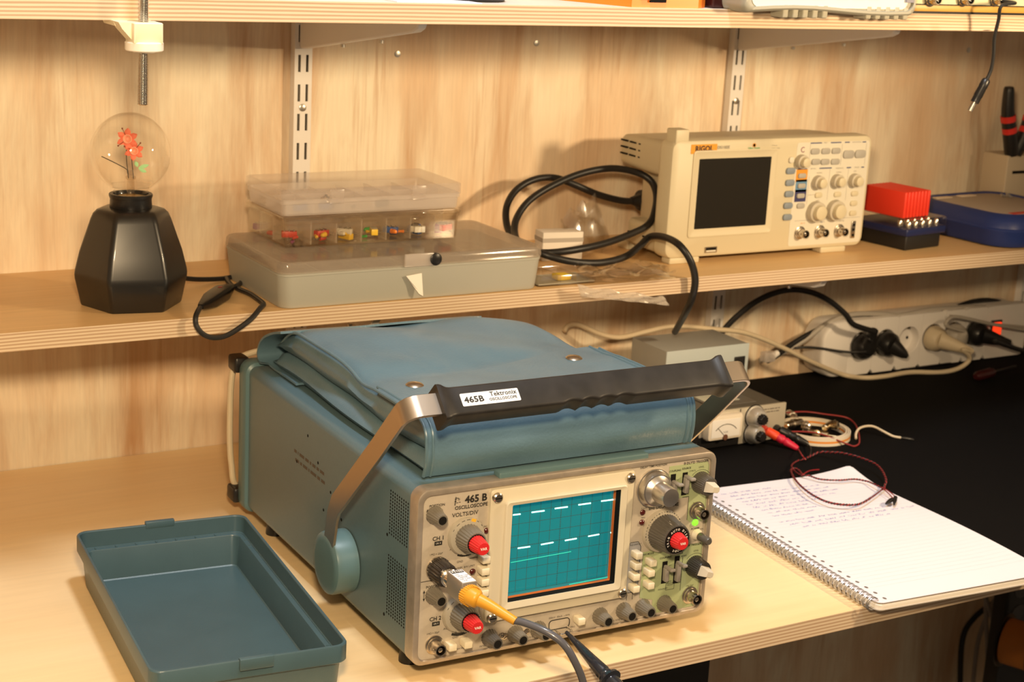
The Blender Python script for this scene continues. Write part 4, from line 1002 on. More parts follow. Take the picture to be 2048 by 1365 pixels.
b3 = MB(); nx_, ny_ = 30, 6; vs_ = []
SEALM = milky('bag_seal', (.85, .80, .74), (.95, .93, .9), .38, .10)
A_, B_, C_, D_ = [Vector(p) for p in ((519, -258, SH1+6.5), (632, -262, SH1-14), (640, -262, SH1-24), (524, -258, SH1-6))]
for s_ in (0, 1):
    for j in range(ny_+1):
        for i in range(nx_+1):
            u, v = i/nx_, j/ny_; p = (A_*(1-u)+B_*u)*(1-v)+(D_*(1-u)+C_*u)*v
            vs_.append(p+Vector((0, -2.2*math.sin(23*u+5*v)*math.sin(6*v+9*u)-(s_*2.4), 1.4*math.sin(19*u+1)*(1-v)))-b1.location*1000)
n_ = (nx_+1)*(ny_+1); b3.add(vs_, [[s_*n_+j*(nx_+1)+i, s_*n_+j*(nx_+1)+i+1, s_*n_+(j+1)*(nx_+1)+i+1, s_*n_+(j+1)*(nx_+1)+i] for s_ in (0, 1) for j in range(ny_) for i in range(nx_)])
b3.build('crumpled_mouth', SEALM, b1, ang=18)['label'] = 'shiny crumpled mouth of the bag'
b2 = bag('plastic_bag', 'clear plastic bag standing against the cable coil on the lower shelf', [(598, -118, SH1+3), (668, -108, SH1+3), (652, -82, SH1+64), (598, -92, SH1+42)], 14, 12, cr_(3, 6), FILM)
t = thing('white_carton', 'small white box inside the clear bag behind the cable coil', 'box', (590, -105, SH1), math.radians(-8))
MB().box(-26, -12, 0, 26, 12, 34, 1).build('body', mat('white_card', (.75, .70, .64), .7), t)
MB().box(-26.2, -12.3, 22, 26.2, 12.3, 27).build('label_band', mat('grey_band', (.42, .38, .34), .6), t, smooth=False)
# ================================================================ cream digital oscilloscope on the lower shelf
IV = mat('ivory_plastic', (.62, .55, .39), .45, bump=.03, bscale=900); IVD = mat('ivory_shell', (.54, .47, .33), .5)
IVP = mat('pale_keypad', (.68, .64, .54), .45)
GREYB = mat('grey_rubber_key', (.40, .38, .34), .5); BLUEB = mat('grey_blue_key', (.22, .26, .31), .5)
RX0, RY, RZ0 = 694, -176, SH1+6.5
rg = thing('oscilloscope', 'cream digital oscilloscope with dark screen on the lower shelf', 'oscilloscope', (RX0, RY, SH1))
W2, H2 = 308, 141
lp_ = lambda px, py, y=RY: (lambda p: (p.x-RX0, p.z-SH1))(AY(px, py, y))
def face(q, zlift=1):
    pts = []
    for x, z in rrect(q, 6.5+q, W2-q, 6.5+H2-q, 11, 6):
        if z > 100: z += zlift*(3.2*math.sin(PI*min(1, max(0, (x-10)/190)))**2+1.2*math.sin(PI*min(1, max(0, (x-190)/110))))
        pts.append((x, z))
    return pts
loopf = lambda q, y: [(x, y, z) for x, z in face(q)]
MB().loft([loopf(4, 30), loopf(.5, 26), loopf(0, 22), loopf(0, 5), loopf(1.2, 1.6), loopf(4, 0)]).build('front_bezel', IV, rg, ang=40)
# rear housing: upper and lower shelves of the shell with a recessed back between
MB().loft([[(x, y, z) for x, z in rrect(q, 100+q*.3, W2-4-q, 146-q*.8, 8, 4)] for q, y in ((3, 26), (5, 80), (9, 118), (14, 122))]).build('upper_shell', IVD, rg, ang=40)
MB().loft([[(x, y, z) for x, z in rrect(q, 9, W2-6-q, 40, 6, 4)] for q, y in ((3, 26), (6, 80), (9, 92))]).build('lower_shell', IVD, rg, ang=40)
MB().box(30, 26, 34, W2-30, 100, 106, 3).build('rear_panel', mat('ivory_rear', (.52, .43, .29), .6), rg)
mb = MB()
for k in range(4):
    for j in range(3): mb.box(5.6-.9+.02*(k), 44+k*19, 116+j*8, 6.8, 58+k*19, 117.8+j*8)
mb.build('side_vents', DARK, rg, smooth=False)
mb = MB(); mb.box(2.0, 40, 24, 7.0, 52, 25.6); mb.box(2.4, 70, 24, 7.4, 84, 25.6); mb.build('side_slots', DARK, rg, smooth=False)
# carry stub, feet
a = lp_(1368, 265); MB().box(a[0]-9, 2, 140, a[0]+10, 22, 160, 1.5).build('handle_stub', IV, rg)
for px0, px1 in ((1340, 1400), (1640, 1690)):
    x0, x1 = lp_(px0, 525)[0], lp_(px1, 515)[0]
    MB().box(x0, 1, 0, x1, 18, 7.5, 1.6).build('foot', IV, rg); MB().box(x0, 90, 0, x1, 112, 10, 1.6).build('foot', IV, rg)
# screen
s = [lp_(1396, 318), lp_(1543, 313.5), lp_(1533, 450), lp_(1388, 459)]
x0, x1, z0, z1 = s[3][0]-.5, s[1][0]+.2, (s[3][1]+s[2][1])/2, (s[0][1]+s[1][1])/2
a_ = rrect(x0-9, z0-10, x1+9, z1+10, 4, 4); b_ = rrect(x0, z0, x1, z1, 1.2, 4)
MB().loft([[(x, y, z) for x, z in p] for p, y in ((a_, -.1), (a_, -1.2), (rrect(x0-7.6, z0-8.6, x1+7.6, z1+8.6, 3.6, 4), -1.4), (rrect(x0-6.4, z0-7.4, x1+6.4, z1+7.4, 3.4, 4), -.7), (b_, -.3), (b_, -.05))], False, False).build('screen_frame', IV, rg, ang=25)
MB().prism(rrect(x0-.4, z0-.4, x1+.4, z1+.4, 1, 3), -.28, .3, 'xz').build('screen', mat('dark_lcd', (.016, .014, .011), .25, spec=.4), rg, smooth=False)
# keypad field
k0 = [lp_(1597, 285), lp_(1731, 272), lp_(1716, 490), lp_(1588, 497)]
MB().prism(rrect(k0[0][0]-1.5, 12, W2-5.5, 141, 4, 4), -.35, .2, 'xz').build('keypad_field', IVP, rg, smooth=False)
def key(px, py, w, h, m, name='key', t=2.4):
    x, z = lp_(px, py); return MB().plate(rrect(x-w/2, z-h/2, x+w/2, z+h/2, min(w, h)*.38, 4), -.3, -t, .7).build(name, m, rg)
E2 = lambda u, v: (1540+u/5.686, 260+v/5.686)
for u, v in ((228, 465), (220, 600), (210, 728), (198, 860), (190, 992)): key(*E2(u, v), 13.5, 7.6, BLUEB, 'menu_key', 2.6)
key(*E2(238, 340), 7.5, 7.5, IVP, 'menu_key', 2.6)
for u, v in ((508, 243), (628, 240), (745, 237), (515, 362), (620, 362), (735, 360)): key(*E2(u, v), 13.5, 7.2, GREYB)
for u, v in ((887, 277), (1020, 272)): key(*E2(u, v), 17.5, 10, GREYB)
for (u, v), c in zip(((358, 520), (352, 635), (342, 748)), ((.70, .30, .03), (.13, .26, .42), (.04, .04, .13))):
    x, z = lp_(*E2(u, v)); o = MB().prism(rrect(x-9, z-7.6, x+9, z+7.6, .6, 2), -.5, -.3, 'xz').build('channel_patch', mat('patch', c, .5), rg, smooth=False)
    key(*E2(u, v), 12, 6, GREYB)
key(*E2(342, 862), 12, 6.6, GREYB)
for u, v in ((545, 740), (760, 732), (955, 722), (945, 833), (935, 945)): key(*E2(u, v), 11, 6.4, IV)
def dial(u, v, r, L_):
    x, z = lp_(*E2(u, v), RY-L_*.6)
    k = MB().lathe([(0, r), (1, r*1.02), (L_*.55, r*.97), (L_*.6, r*.8)], (x, -.3, z), YD, 28).build('knob', mat('grey_dial', (.50, .45, .36), .5), rg)
    MB().lathe([(L_*.5, r*.72), (L_, r*.66), (L_*1.05, r*.5)], (x, -.3, z), YD, 24).build('cap', IV, k)
for u, v, r, l in ((390, 368, 8.6, 13), (580, 605, 8.6, 13), (795, 590, 8.6, 13), (995, 582, 8.6, 13), (555, 940, 13, 14), (775, 925, 13, 14)): dial(u, v, r, l)
for u, v in ((375, 1180), (600, 1165), (822, 1155)):
    x, z = lp_(*E2(u, v), RY-7); bnc(x, z, rg, -.3, NICKEL, 1.0)
x, z = lp_(*E2(935, 1140)); o = MB().box(x-3.4, -2, z-10, x+3.4, -.2, z+12, .6).build('probe_terminal', NICKEL, rg)
for q in (-6, 1, 7): MB().box(x-2, -2.3, z+q-1.6, x+2, -1.9, z+q+1.6).build('slot', DARK, o, smooth=False)
# printed lines and lettering
BL = mat('dark_blue_ink', (.03, .05, .16), .6); GI = mat('grey_ink', (.22, .20, .18), .6)
def bar(pts, m, w=.9, name='printed_rule'):
    mb = MB()
    for (u0, v0, u1, v1) in pts:
        a = lp_(*E2(u0, v0)); b = lp_(*E2(u1, v1)); z = (a[1]+b[1])/2
        if abs(a[0]-b[0]) > abs(a[1]-b[1]): mb.add([(a[0], -.42, z-w/2), (b[0], -.42, z-w/2), (b[0], -.42, z+w/2), (a[0], -.42, z+w/2)], [[0, 1, 2, 3]])
        else: x = (a[0]+b[0])/2; mb.add([(x-w/2, -.42, a[1]), (x+w/2, -.42, a[1]), (x+w/2, -.42, b[1]), (x-w/2, -.42, b[1])], [[0, 1, 2, 3]])
    mb.build(name, m, rg, smooth=False)
bar([(460, 152, 590, 146), (690, 145, 810, 142), (850, 141, 905, 140), (1050, 137, 1092, 135), (315, 448, 420, 445), (560, 437, 700, 432), (868, 430, 920, 427), (1035, 425, 1068, 422)], BL, 1.4)
bar([(455, 160, 440, 420), (815, 160, 805, 400), (675, 440, 650, 800), (885, 430, 860, 800), (275, 1030, 1020, 995), (1092, 150, 1075, 400), (420, 740, 510, 738), (440, 530, 415, 850)], GI, .35)
tx = []
def ts(s, size, px, py, b=0): x, z = lp_(px, py); tx.append((s, size, x, z, 'CENTER', b))
ts('DS1102E', 5.0, 1447, 295, .01); ts('DIGITAL OSCILLOSCOPE', 2.1, 1452, 302); ts('2 Channel', 2.0, 1549, 291); ts('100MHz 1GSa/s', 2.0, 1551, 296.5)
for s, u, v in (('MENU', 630, 146), ('RUN CONTROL', 985, 139), ('VERTICAL', 490, 441), ('HORIZONTAL', 790, 435), ('TRIGGER', 985, 426)): x, z = lp_(*E2(u, v)); tx.append((s, 2.0, x, z, 'CENTER', 0))
for s, u, v in (('POSITION', 560, 490), ('POSITION', 780, 482), ('LEVEL', 965, 470), ('SCALE', 540, 802), ('SCALE', 760, 796), ('Measure', 508, 243), ('Acquire', 628, 240), ('Storage', 745, 237), ('Cursor', 515, 362), ('Display', 620, 362), ('Utility', 735, 360), ('AUTO', 887, 277), ('RUN/STOP', 1020, 272), ('EXT TRIG', 812, 1035)): x, z = lp_(*E2(u, v)); tx.append((s, 1.9, x, z, 'CENTER', 0))
texts(tx, GI, rg, 'lettering', y=-2.75 if False else -.5)
x, z = lp_(*E2(368, 1062)); texts([('CH1  X', 2.2, x, z, 'CENTER', .02)], mat('orange_ink', (.70, .28, .02), .5), rg, 'lettering', y=-.5)
x, z = lp_(*E2(590, 1048)); texts([('CH2  Y', 2.2, x, z, 'CENTER', .02)], BL, rg, 'lettering', y=-.5)
x0, z0 = lp_(1408, 298); o = MB().prism(rrect(x0-19, z0-5.6, x0+19, z0+5.6, .6, 2), -.45, -.1, 'xz').build('name_plate', mat('orange_plate', (.72, .32, .03), .5), rg, smooth=False); o['label'] = 'orange maker name plate'
texts([('RIGOL', 9, x0, z0, 'CENTER', .05)], mat('brown_ink', (.07, .03, .01), .5), o, 'lettering', y=-.55)
x1, z1 = lp_(1508, 295.5); texts([('Ultra Zoom', 3.6, x1, z1-.5, 'CENTER', .02)], mat('green_ink', (.10, .38, .15), .5), rg, 'lettering', y=-.5)
o = MB().lathe([(0, 2.6), (.3, 2.6), (.3, 1.8), (0, 1.8)], (x1, -.2, z1+3), YD, 16).build('emblem', mat('orange_emblem', (.72, .34, .08), .5), rg)
x0, z0 = lp_(*E2(375, 225)); MB().tube([(x0+3*math.cos(a*.5), -.5, z0+3*math.sin(a*.5)) for a in range(2, 12)], .5, 6).build('rotation_mark', mat('plum_ink', (.22, .03, .08), .5), rg)
x0, z0 = lp_(1421, 499.5); u_ = MB().box(x0-9, -1, z0-3.6, x0+9, .2, z0+3.6).build('usb_port', NICKEL, rg, smooth=False)
MB().box(x0-7.6, -1.2, z0-.4, x0+7.6, -.9, z0+2.6).build('slot', DARK, u_, smooth=False); MB().box(x0-7, -1.2, z0-2.4, x0+7, -.9, z0-.6).build('tongue', IVP, u_, smooth=False)

# ================================================================ mains cord coiled beside it
CY = -70
cord = thing('power_cable', 'thick black mains cord looped between the boxes and the cream oscilloscope', 'cable', (600, -80, SH1))
o_ = Vector((600, -80, SH1))
Q = [(1268, 403, -72), (1240, 401, -70), (1195, 389, -66), (1150, 370, -60), (1110, 356, -52), (1070, 359, -48), (1035, 378, -50), (1015, 408, -60), (1012, 440, -72), (1022, 470, -92), (1050, 499, -128), (1090, 506, -160), (1150, 500, -168), (1210, 487, -162), (1262, 468, -150), (1298, 448, -140), (1311, 415, -126), (1312, 385, -112), (1300, 360, -100), (1270, 344, -90), (1220, 337, -84), (1160, 348, -80), (1100, 374, -78), (1056, 404, -82), (1032, 440, -92), (1030, 470, -110), (1042, 488, -138), (1085, 508, -172), (1140, 523, -184), (1200, 526, -186), (1250, 514, -180), (1280, 492, -172), (1300, 474, -168), (1330, 475, -205), (1358, 490, -240), (1380, 520, -252), (1390, 556, -252), (1386, 590, -248), (1374, 620, -225), (1358, 650, -160), (1350, 664, -120)]
MB().tube([p-o_ for p in smooth([AY(*q) for q in Q], 7)], 4.2, 12).build('cord', BLACKR, cord)
A = AY(1262, 402, -72)-o_; B = AY(1330, 399, -64)-o_
MB().lathe([(0, 4.6), (3, 5.5), (14, 9), (16, 13), (48, 14), (50, 13)], A, B-A, 20).build('plug', BLACKP, cord)
MB().box(B.x-22, B.y-10, B.z-12, B.x+6, B.y+16, B.z+15, 3).build('plug_body', BLACKP, cord)

# ================================================================ red block on the drill case, blue meter
dk = thing('drill_bit_case', 'black and blue case with clear lid showing bright bits beside the cream oscilloscope', 'case', (1086, -148, SH1), math.radians(8))
MB().box(-35, -44, 0, 35, 44, 20, 2).build('base', mat('black_case', (.014, .013, .013), .5), dk)
MB().box(-40, -48, 19, 40, 48, 29, 2).build('tray', mat('navy_tray', (.012, .02, .09), .4), dk)
L = [[(x, y, z) for x, y in rrect(-40+q, -48+q, 40-q, 48-q, 3, 3)] for q, z in ((0, 28), (0, 39), (1, 40.5))]
MB().loft(L, False, True).build('lid', POLY, dk, ang=30)
mb_ = MB().lathe([(0, 2.6), (9, 2.6), (10, 2)], (0, 0, 0), (0, 0, 1), 12)
for k in range(5):
    for j in range(2):
        o = MB().lathe([(0, 3.2), (8, 3.2), (9.4, 2.2)], (-28+k*14, -40+j*14, 28), (0, 0, 1), 12).build('drill_bit', CHROME, dk)
rb_ = thing('ribbed_block', 'bright red ribbed plastic block on the drill bit case', 'block', (1079, -152, SH1+40.8), math.radians(8))
mb = MB()
for k in range(8): mb.box(-29+k*6.6, -34, 0, -24+k*6.6, 34, 34, 1.6)
mb.box(-28, -31.5, 1.5, 22, 31.5, 31.5)
mb.build('body', mat('bright_red_plastic', (.80, .045, .02), .45), rb_)
bm_ = thing('multimeter', 'blue rubber-cased meter with grey face lying at the right end of the lower shelf', 'meter', (1275, -140, SH1), math.radians(4))
NAVY = mat('blue_rubber', (.018, .035, .16), .42, spec=.4)
def ml(q, z): return [(x, y, z) for x, y in rrect(-88+q, -92+q, 100-q, 92-q, max(6, 42-q*.6), 7)]
MB().loft([ml(8, 0), ml(3, 2), ml(0, 10), ml(0, 20), ml(-1, 22), ml(-1, 24), ml(1, 26), ml(3, 34), ml(9, 41), ml(15, 43.5), ml(19, 42.5), ml(21, 39)]).build('holster', NAVY, bm_, ang=30)
MB().loft([ml(20, 38), ml(20, 41), ml(22, 41.6)]).build('face', mat('warm_grey_face', (.40, .34, .29), .5), bm_)
MB().box(-46, -66, 41.4, 70, -56, 42.2).build('red_band', mat('red_band', (.5, .05, .03), .5), bm_, smooth=False)
for x in (-40, 10): MB().box(x-16, 58, 41.2, x+16, 68, 42.4, .5).build('label_patch', mat('cream_patch', (.72, .60, .46), .6), bm_)
mb = MB()
for k in range(4):
    x = -20+k*26; mb.tube(smooth([(x-8, -92.4, 8), (x-2, -93.2, 20), (x+8, -91.8, 32)], 4), .9, 6)
mb.build('grip_grooves', mat('dark_blue_rubber', (.008, .014, .06), .5), bm_)
# ================================================================ black mat
MX0 = 655
mt = tag(MB().prism(rrect(MX0, -656, 2300, -6, 12, 5), .2, 2.2, 'xy').build('bench_mat', BLACKM, None, recenter=True), 'black rubber work mat covering the right side of the bench', 'mat')
ZM = 2.2
# ================================================================ pulse generator with meter, grey supply on top
FGF = mat('silver_front', (.50, .46, .38), .4, .3); FGT = mat('brown_grey_case', (.11, .10, .085), .55, spec=.25)
fx, fy = 690, -236
fg = thing('bench_generator', 'silver-fronted bench generator with a needle meter and chrome knobs behind the oscilloscope handle', 'generator', (fx, fy, ZM))
MB().box(0, 3, 3, 160, 155, 46, 2).build('case', FGT, fg)
MB().box(-1, 0, 2, 161, 4, 47.5, .8).build('front_panel', FGF, fg)
MB().box(28, -.6, 2.5, 90, .5, 17).build('lower_panel', BLACKP, fg, smooth=False)
MB().box(28, -.3, 17, 30, .4, 47).build('panel_seam', DARK, fg, smooth=False); MB().box(89.5, -.3, 3, 90.6, .4, 47).build('panel_seam', DARK, fg, smooth=False)
m_ = MB().loft([[(x, y, z) for x, z in rrect(q, 14+q, 52-q, 45-q, 3, 3)] for q, y in ((0, 0), (0, -7), (1.2, -9.5), (4, -10))]); m_.v = [v+Vector((36, 0, 0)) for v in m_.v]
me_ = m_.build('meter', mat('cream_meter_case', (.80, .72, .60), .25, coat=.5), fg, ang=30)
MB().box(41, -10.4, 18, 83, -9.9, 40).build('scale_card', mat('meter_card', (.85, .82, .78), .5), me_, smooth=False)
arc = [(62+19*math.cos(math.radians(a)), -10.6, 17+17*math.sin(math.radians(a))) for a in range(35, 146, 6)]
MB().tube(arc, .4, 6).build('scale_arc', INK, me_); MB().tube([(62, -10.7, 18), (50, -10.7, 30)], .3, 6).build('needle', INK, me_)
MB().lathe([(0, 4), (.8, 3.4)], (62, -10.2, 17.5), YD, 16).build('pivot_cover', mat('brown_pivot', (.16, .07, .04), .4), me_)
texts([('V DC', 3, 62, 24, 'CENTER', 0)], INK, me_, 'lettering', y=-10.55)
for z in (35.5, 13.5):
    k = MB().lathe([(0, 13.5), (1, 13.5), (1.2, 12), (10, 11), (13, 9), (13.4, 7)], (112, -.4, z if z > 20 else 14), YD, 30).build('chrome_knob', mat('silver_knob', (.62, .60, .57), .36, .55), fg)
    MB().lathe([(12, 6.6), (19, 6), (20, 5)], (112, -.4, z if z > 20 else 14), YD, 20, 10, .06).build('cap', BLACKP, k)
    MB().lathe([(0, 14.6), (.9, 14.4)], (112, -.1, z if z > 20 else 14), YD, 30).build('skirt', BLACKP, k)
MB().lathe([(0, 9), (8, 8), (10, 6)], (16, -.4, 20), YD, 24).build('knob', BLACKP, fg)
for z_, ws in ((42, (6, 3, 8, 5, 4)), (38.4, (4, 7, 5, 3, 6))):           # two faded lines too worn to read
    x_ = 126; mb = MB()
    for w_ in ws: mb.add([(x_, -.15, z_-.7), (x_+w_-1, -.15, z_-.7), (x_+w_-1, -.15, z_+.7), (x_, -.15, z_+.7)], [[0, 1, 2, 3]]); x_ += w_
    mb.build('faded_line', mat('faded_ink', (.16, .14, .12), .6), fg, smooth=False)
JA, JB = (128, 17), (148, 15.5)
for (x, z), m in ((JA, mat('red_post', (.6, .05, .03), .4)), (JB, BLACKP)): MB().lathe([(0, 5.2), (3, 5.2), (6, 4.2), (8, 4.2)], (x, -.2, z), YD, 18).build('binding_post', m, fg)
MB().box(60, 18, 46, 128, 66, 47.6, .6).build('glass_plate', mat('dull_glass_plate', (.12, .11, .10), .4, spec=.3), fg)
o = MB().box(64, 30, 47.6, 112, 62, 48, .1).build('card', mat('pale_card', (.50, .52, .46), .6), fg)
for x in (12, 148):
    for y in (16, 140): MB().lathe([(0, 5), (3, 5)], (x, y, 0), (0, 0, 1), 12).build('foot', BLACKP, fg)
ps = thing('power_supply', 'pale grey metal supply box with a black rocker switch standing on the bench generator', 'power supply', (728, -150, ZM+46.2), 0)
PSM = mat('pale_grey_paint', (.44, .50, .52), .45, bump=.05, bscale=900); PST = mat('grey_brown_lid', (.37, .38, .37), .5)
MB().box(0, 1.5, 2, 127, 76, 53.6, 1).build('case', PST, ps); MB().box(-.4, 0, 1.6, 127.6, 2.2, 54.2, .7).build('front_panel', PSM, ps)
r = MB().box(105, -1.2, 11, 122, .5, 38, .8).build('switch_frame', BLACKP, ps); MB().loft([[(107, -1, 13), (120, -1, 13), (120, -1, 36), (107, -1, 36)], [(107.4, -4.6, 13.4), (119.6, -4.6, 13.4), (119.6, -1.6, 35.6), (107.4, -1.6, 35.6)]]).build('rocker', BLACKP, r, ang=20)
bnc(34, 14, ps, 0, mat('brass_socket', (.62, .45, .20), .28, 1)); bnc(66, 15, ps, 0, NICKEL)
for x in (8, 119):
    for y in (10, 66): MB().lathe([(0, 4), (2, 4)], (x, y, 0), (0, 0, 1), 12).build('foot', BLACKP, ps)
# ================================================================ banana plugs and the twisted lead
def twist(path, r, off, pitch, m1, m2, parent, names=('red_wire', 'black_wire'), o=Vector((0, 0, 0))):
    P = path; s = 0; A, B = [], []
    for i, p in enumerate(P):
        t = (P[min(i+1, len(P)-1)]-P[max(i-1, 0)]).normalized(); u = t.cross(Vector((0, 0, 1))); u = u.normalized() if u.length > .1 else Vector((1, 0, 0)); w = u.cross(t)
        if i: s += (p-P[i-1]).length
        d = (u*math.cos(2*PI*s/pitch)+w*math.sin(2*PI*s/pitch))*off
        A.append(p+d-o); B.append(p-d-o)
    MB().tube(A, r, 6).build(names[0], m1, parent); MB().tube(B, r, 6).build(names[1], m2, parent)
REDW = mat('dark_red_wire', (.24, .018, .022), .4); BLKW = mat('black_wire', (.02, .016, .016), .4)
ld = thing('test_lead', 'twisted red and black test lead with banana plugs looping onto the notebook', 'test lead', (fx+JA[0], fy-8, ZM))
LO = Vector((fx+JA[0], fy-8, ZM))
def plug(a, b, m, m2, name):
    d = b-a; L_ = d.length
    k = MB().lathe([(0, 4.8), (1, 5.6), (L_*.30, 5.8), (L_*.36, 5.0)], a-LO, d, 22).build(name, m, ld)
    MB().lathe([(L_*.34, 4.8), (L_*.5, 5.6), (L_*.56, 4.2), (L_*.62, 5.2), (L_*.70, 4.6), (L_*.94, 3.6), (L_, 2.6)], a-LO, d, 20).build('grip', m2, k)
    return d.normalized()
a1 = Vector((fx+JA[0], fy-7.5, ZM+JA[1])); b1_ = AY(1596, 898, -280)
a2 = Vector((fx+JB[0], fy-7.5, ZM+JB[1])); b2_ = AY(1616, 889, -272)
plug(a1, b1_, mat('orange_red_plug', (.80, .07, .02), .35), mat('crimson_plug', (.55, .015, .05), .38), 'red_plug'); plug(a2, b2_, BLACKP, BLACKP, 'black_plug')
def zl(px, py, z): return AZ(px, py, z)
ZN = 13.5
MB().tube([p-LO for p in smooth([b1_, zl(1602, 908, 12), zl(1609, 918, 7), zl(1612, 920, 6)], 6)], .8, 6).build('red_wire', REDW, ld)
MB().tube([p-LO for p in smooth([b2_, zl(1622, 897, 8), zl(1620, 912, 5), zl(1612, 919, 5)], 6)], .8, 6).build('black_wire', BLKW, ld)
loop = [(1609, 919, 5), (1624, 911, 6), (1640, 905, 8), (1669, 905.6, 12), (1685, 907, 14), (1711, 913, 16), (1737, 922, 17), (1754, 931, 17), (1766, 945, 17), (1772, 961, 16), (1769, 972, ZN), (1766, 978, ZN), (1741, 997, ZN+1), (1717, 1009, ZN+2), (1685, 1010, ZN+2), (1653, 1004, ZN+2), (1624, 990, ZN+2), (1601, 972, ZN+1), (1588, 956, ZN), (1582, 942, 10), (1588, 937, 9), (1598, 942, 10), (1605, 951, 12)]
twist(smooth([zl(*q) for q in loop], 14), .75, .75, 6.5, REDW, BLKW, ld, o=LO)
l2 = [(1609, 919, 5), (1595, 922, 4), (1584, 930, 5), (1585, 938, 8), (1596, 948, 11), (1606, 951, 13), (1618, 952, ZN), (1640, 959, ZN), (1677, 961, ZN+1), (1709, 959, ZN+1), (1733, 963, ZN), (1750, 970, ZN+1), (1766, 978, ZN+1.5)]
twist(smooth([zl(*q) for q in l2], 14), .6, .6, 6.5, REDW, BLKW, ld, o=LO)
MB().tube([p-LO for p in smooth([zl(1604, 951, 12), zl(1616, 943.5, 9), zl(1626, 941, 7), zl(1638, 940, 5)], 6)], .8, 6).build('red_wire', REDW, ld)
for (px, py), (qx, qy) in (((1766, 978), (1786, 997)), ((1768, 977), (1791, 994))):
    MB().tube([p-LO for p in smooth([zl(px, py, ZN+1), zl((px+qx)/2, (py+qy)/2-1, ZN+1), zl(qx, qy, ZN)], 5)], .6, 6).build('clip_wire', REDW, ld)
for a, b in (((1791, 995), (1788, 1009)), ((1785, 999), (1772, 1008))):
    A, B = zl(*a, ZN+2), zl(*b, ZN+.5); MB().lathe([(0, 1.4), (1, 2.3), ((B-A).length*.5, 2.4), ((B-A).length, 1.2)], A-LO, B-A, 10).build('clip', BLACKP, ld)
# ================================================================ ring of ribbon cable with connectors in it
RC = Vector((898, -238, ZM))
ring = thing('ribbon_cable_coil', 'coiled white and orange ribbon cable lying on the black mat', 'cable', RC)
ORG = mat('orange_ribbon', (.75, .27, .04), .45); WHR = mat('cream_ribbon', (.72, .64, .52), .5)
def hoop(r, z0, z1, m, w=1.6, sq=1.0):
    n = 64; L = []
    for i in range(n+1):
        a = 2*PI*i/n; c, s = math.cos(a), math.sin(a)
        L.append([((r+q)*c, (r+q)*s*sq, z) for q, z in ((-w/2, z0), (w/2, z0), (w/2, z1), (-w/2, z1))])
    MB().loft(L, False, False).build('ribbon_turn', m, ring, ang=50)
for r, z0 in ((42, 0), (39.5, .5), (44.2, 0)):
    hoop(r, z0+.2, z0+3.6, WHR); hoop(r, z0+3.6, z0+6.2, ORG); hoop(r, z0+6.2, z0+9.8, WHR)
ends = smooth([(-38, 18, 8), (-55, 34, 20), (-80, 60, 44), (-110, 66, 56), (-140, 50, 56)], 6)
rb2 = MB(); rb2.strip(ends, (.3, .2, 1), 5, 1.4); rb2.build('ribbon_end', ORG, ring)
NB = mat('gold_nickel', (.70, .58, .38), .22, 1)
def conn(px, py, z, rz, kind, label):
    p = AZ(px, py, z); t = thing('coaxial_connector', label, 'connector', (p.x, p.y, z-6), rz, None)
    if kind == 0:
        MB().lathe([(-16, 4), (-15, 5), (-4, 5), (-3, 6.4), (3, 6.4), (4, 4.6), (14, 4.6), (15, 3.4)], (0, 0, 6.4), (1, 0, 0), 20).build('barrel', NICKEL, t)
        MB().lathe([(4, 4.9), (6, 5.1), (12, 5.1), (13, 4.9)], (0, 0, 6.4), (1, 0, 0), 20, 12, .05).build('collar', CHROME, t)
    else:
        MB().lathe([(-13, 3), (-12, 4), (12, 4), (13, 3)], (0, 0, 6), (1, 0, 0), 18).build('barrel', NB, t)
        MB().lathe([(0, 4), (9, 4), (10, 5.2), (13, 5.2), (13.4, 4)], (0, 0, 6), (0, -1, .25), 18).build('branch', NB, t)
        MB().lathe([(10, 1.8), (26, 1.6), (26.6, 1)], (0, 0, 6), (1, 0, 0), 12).build('spindle', NB, t)
    return t
conn(1588, 849, ZM+6, .15, 0, 'long silver barrel connector beside the generator inside the ribbon coil')
conn(1612, 856, ZM+6, .9, 0, 'dark-shaded barrel connector in the middle of the ribbon coil')
conn(1636, 868, ZM+6, -.9, 1, 'nickel tee connector at the front of the ribbon coil')
conn(1656, 852, ZM+14, .5, 1, 'bright gold tee connector lying on top of the ribbon coil')
conn(1584, 834, ZM+6, 1.2, 0, 'small barrel connector at the back of the ribbon coil')
w1 = thing('hookup_wire', 'dark red hook-up wire trailing round the ribbon coil', 'wire', AZ(1700, 893, ZM+1)); wo = AZ(1700, 893, ZM+1)
MB().tube([p-wo for p in smooth([AZ(*q) for q in ((1572, 826, 14), (1610, 824, 13), (1650, 829, 12), (1690, 835, 8), (1708, 846, 5), (1716, 862, 4), (1719, 880, 4), (1717, 889, 4), (1708, 893, 4), (1695, 889, 5), (1670, 879, 11), (1640, 868, 14), (1610, 864, 15), (1572, 864, 14))], 6)], 1.0, 7).build('strand', mat('dull_red_wire', (.26, .03, .03), .45), w1)
w2 = thing('hookup_wire', 'cream wire with a black tip arching over the black mat', 'wire', AZ(1712, 876, ZM)); wo = AZ(1712, 876, ZM)
MB().tube([p-wo for p in smooth([AZ(*q) for q in ((1712, 878, 4), (1712, 868, 8), (1718, 858, 12), (1732, 853, 13), (1748, 854, 12), (1768, 864, 9), (1786, 873, 5), (1803, 876, 4))], 6)], 1.5, 8).build('strand', mat('cream_wire', (.66, .56, .42), .45), w2)
MB().tube([p-wo for p in smooth([AZ(1802, 876, 4), AZ(1812, 877, 4), AZ(1828, 880, 3.4)], 4)], [1.7]*8+[.8], 8).build('tip', BLACKP, w2)

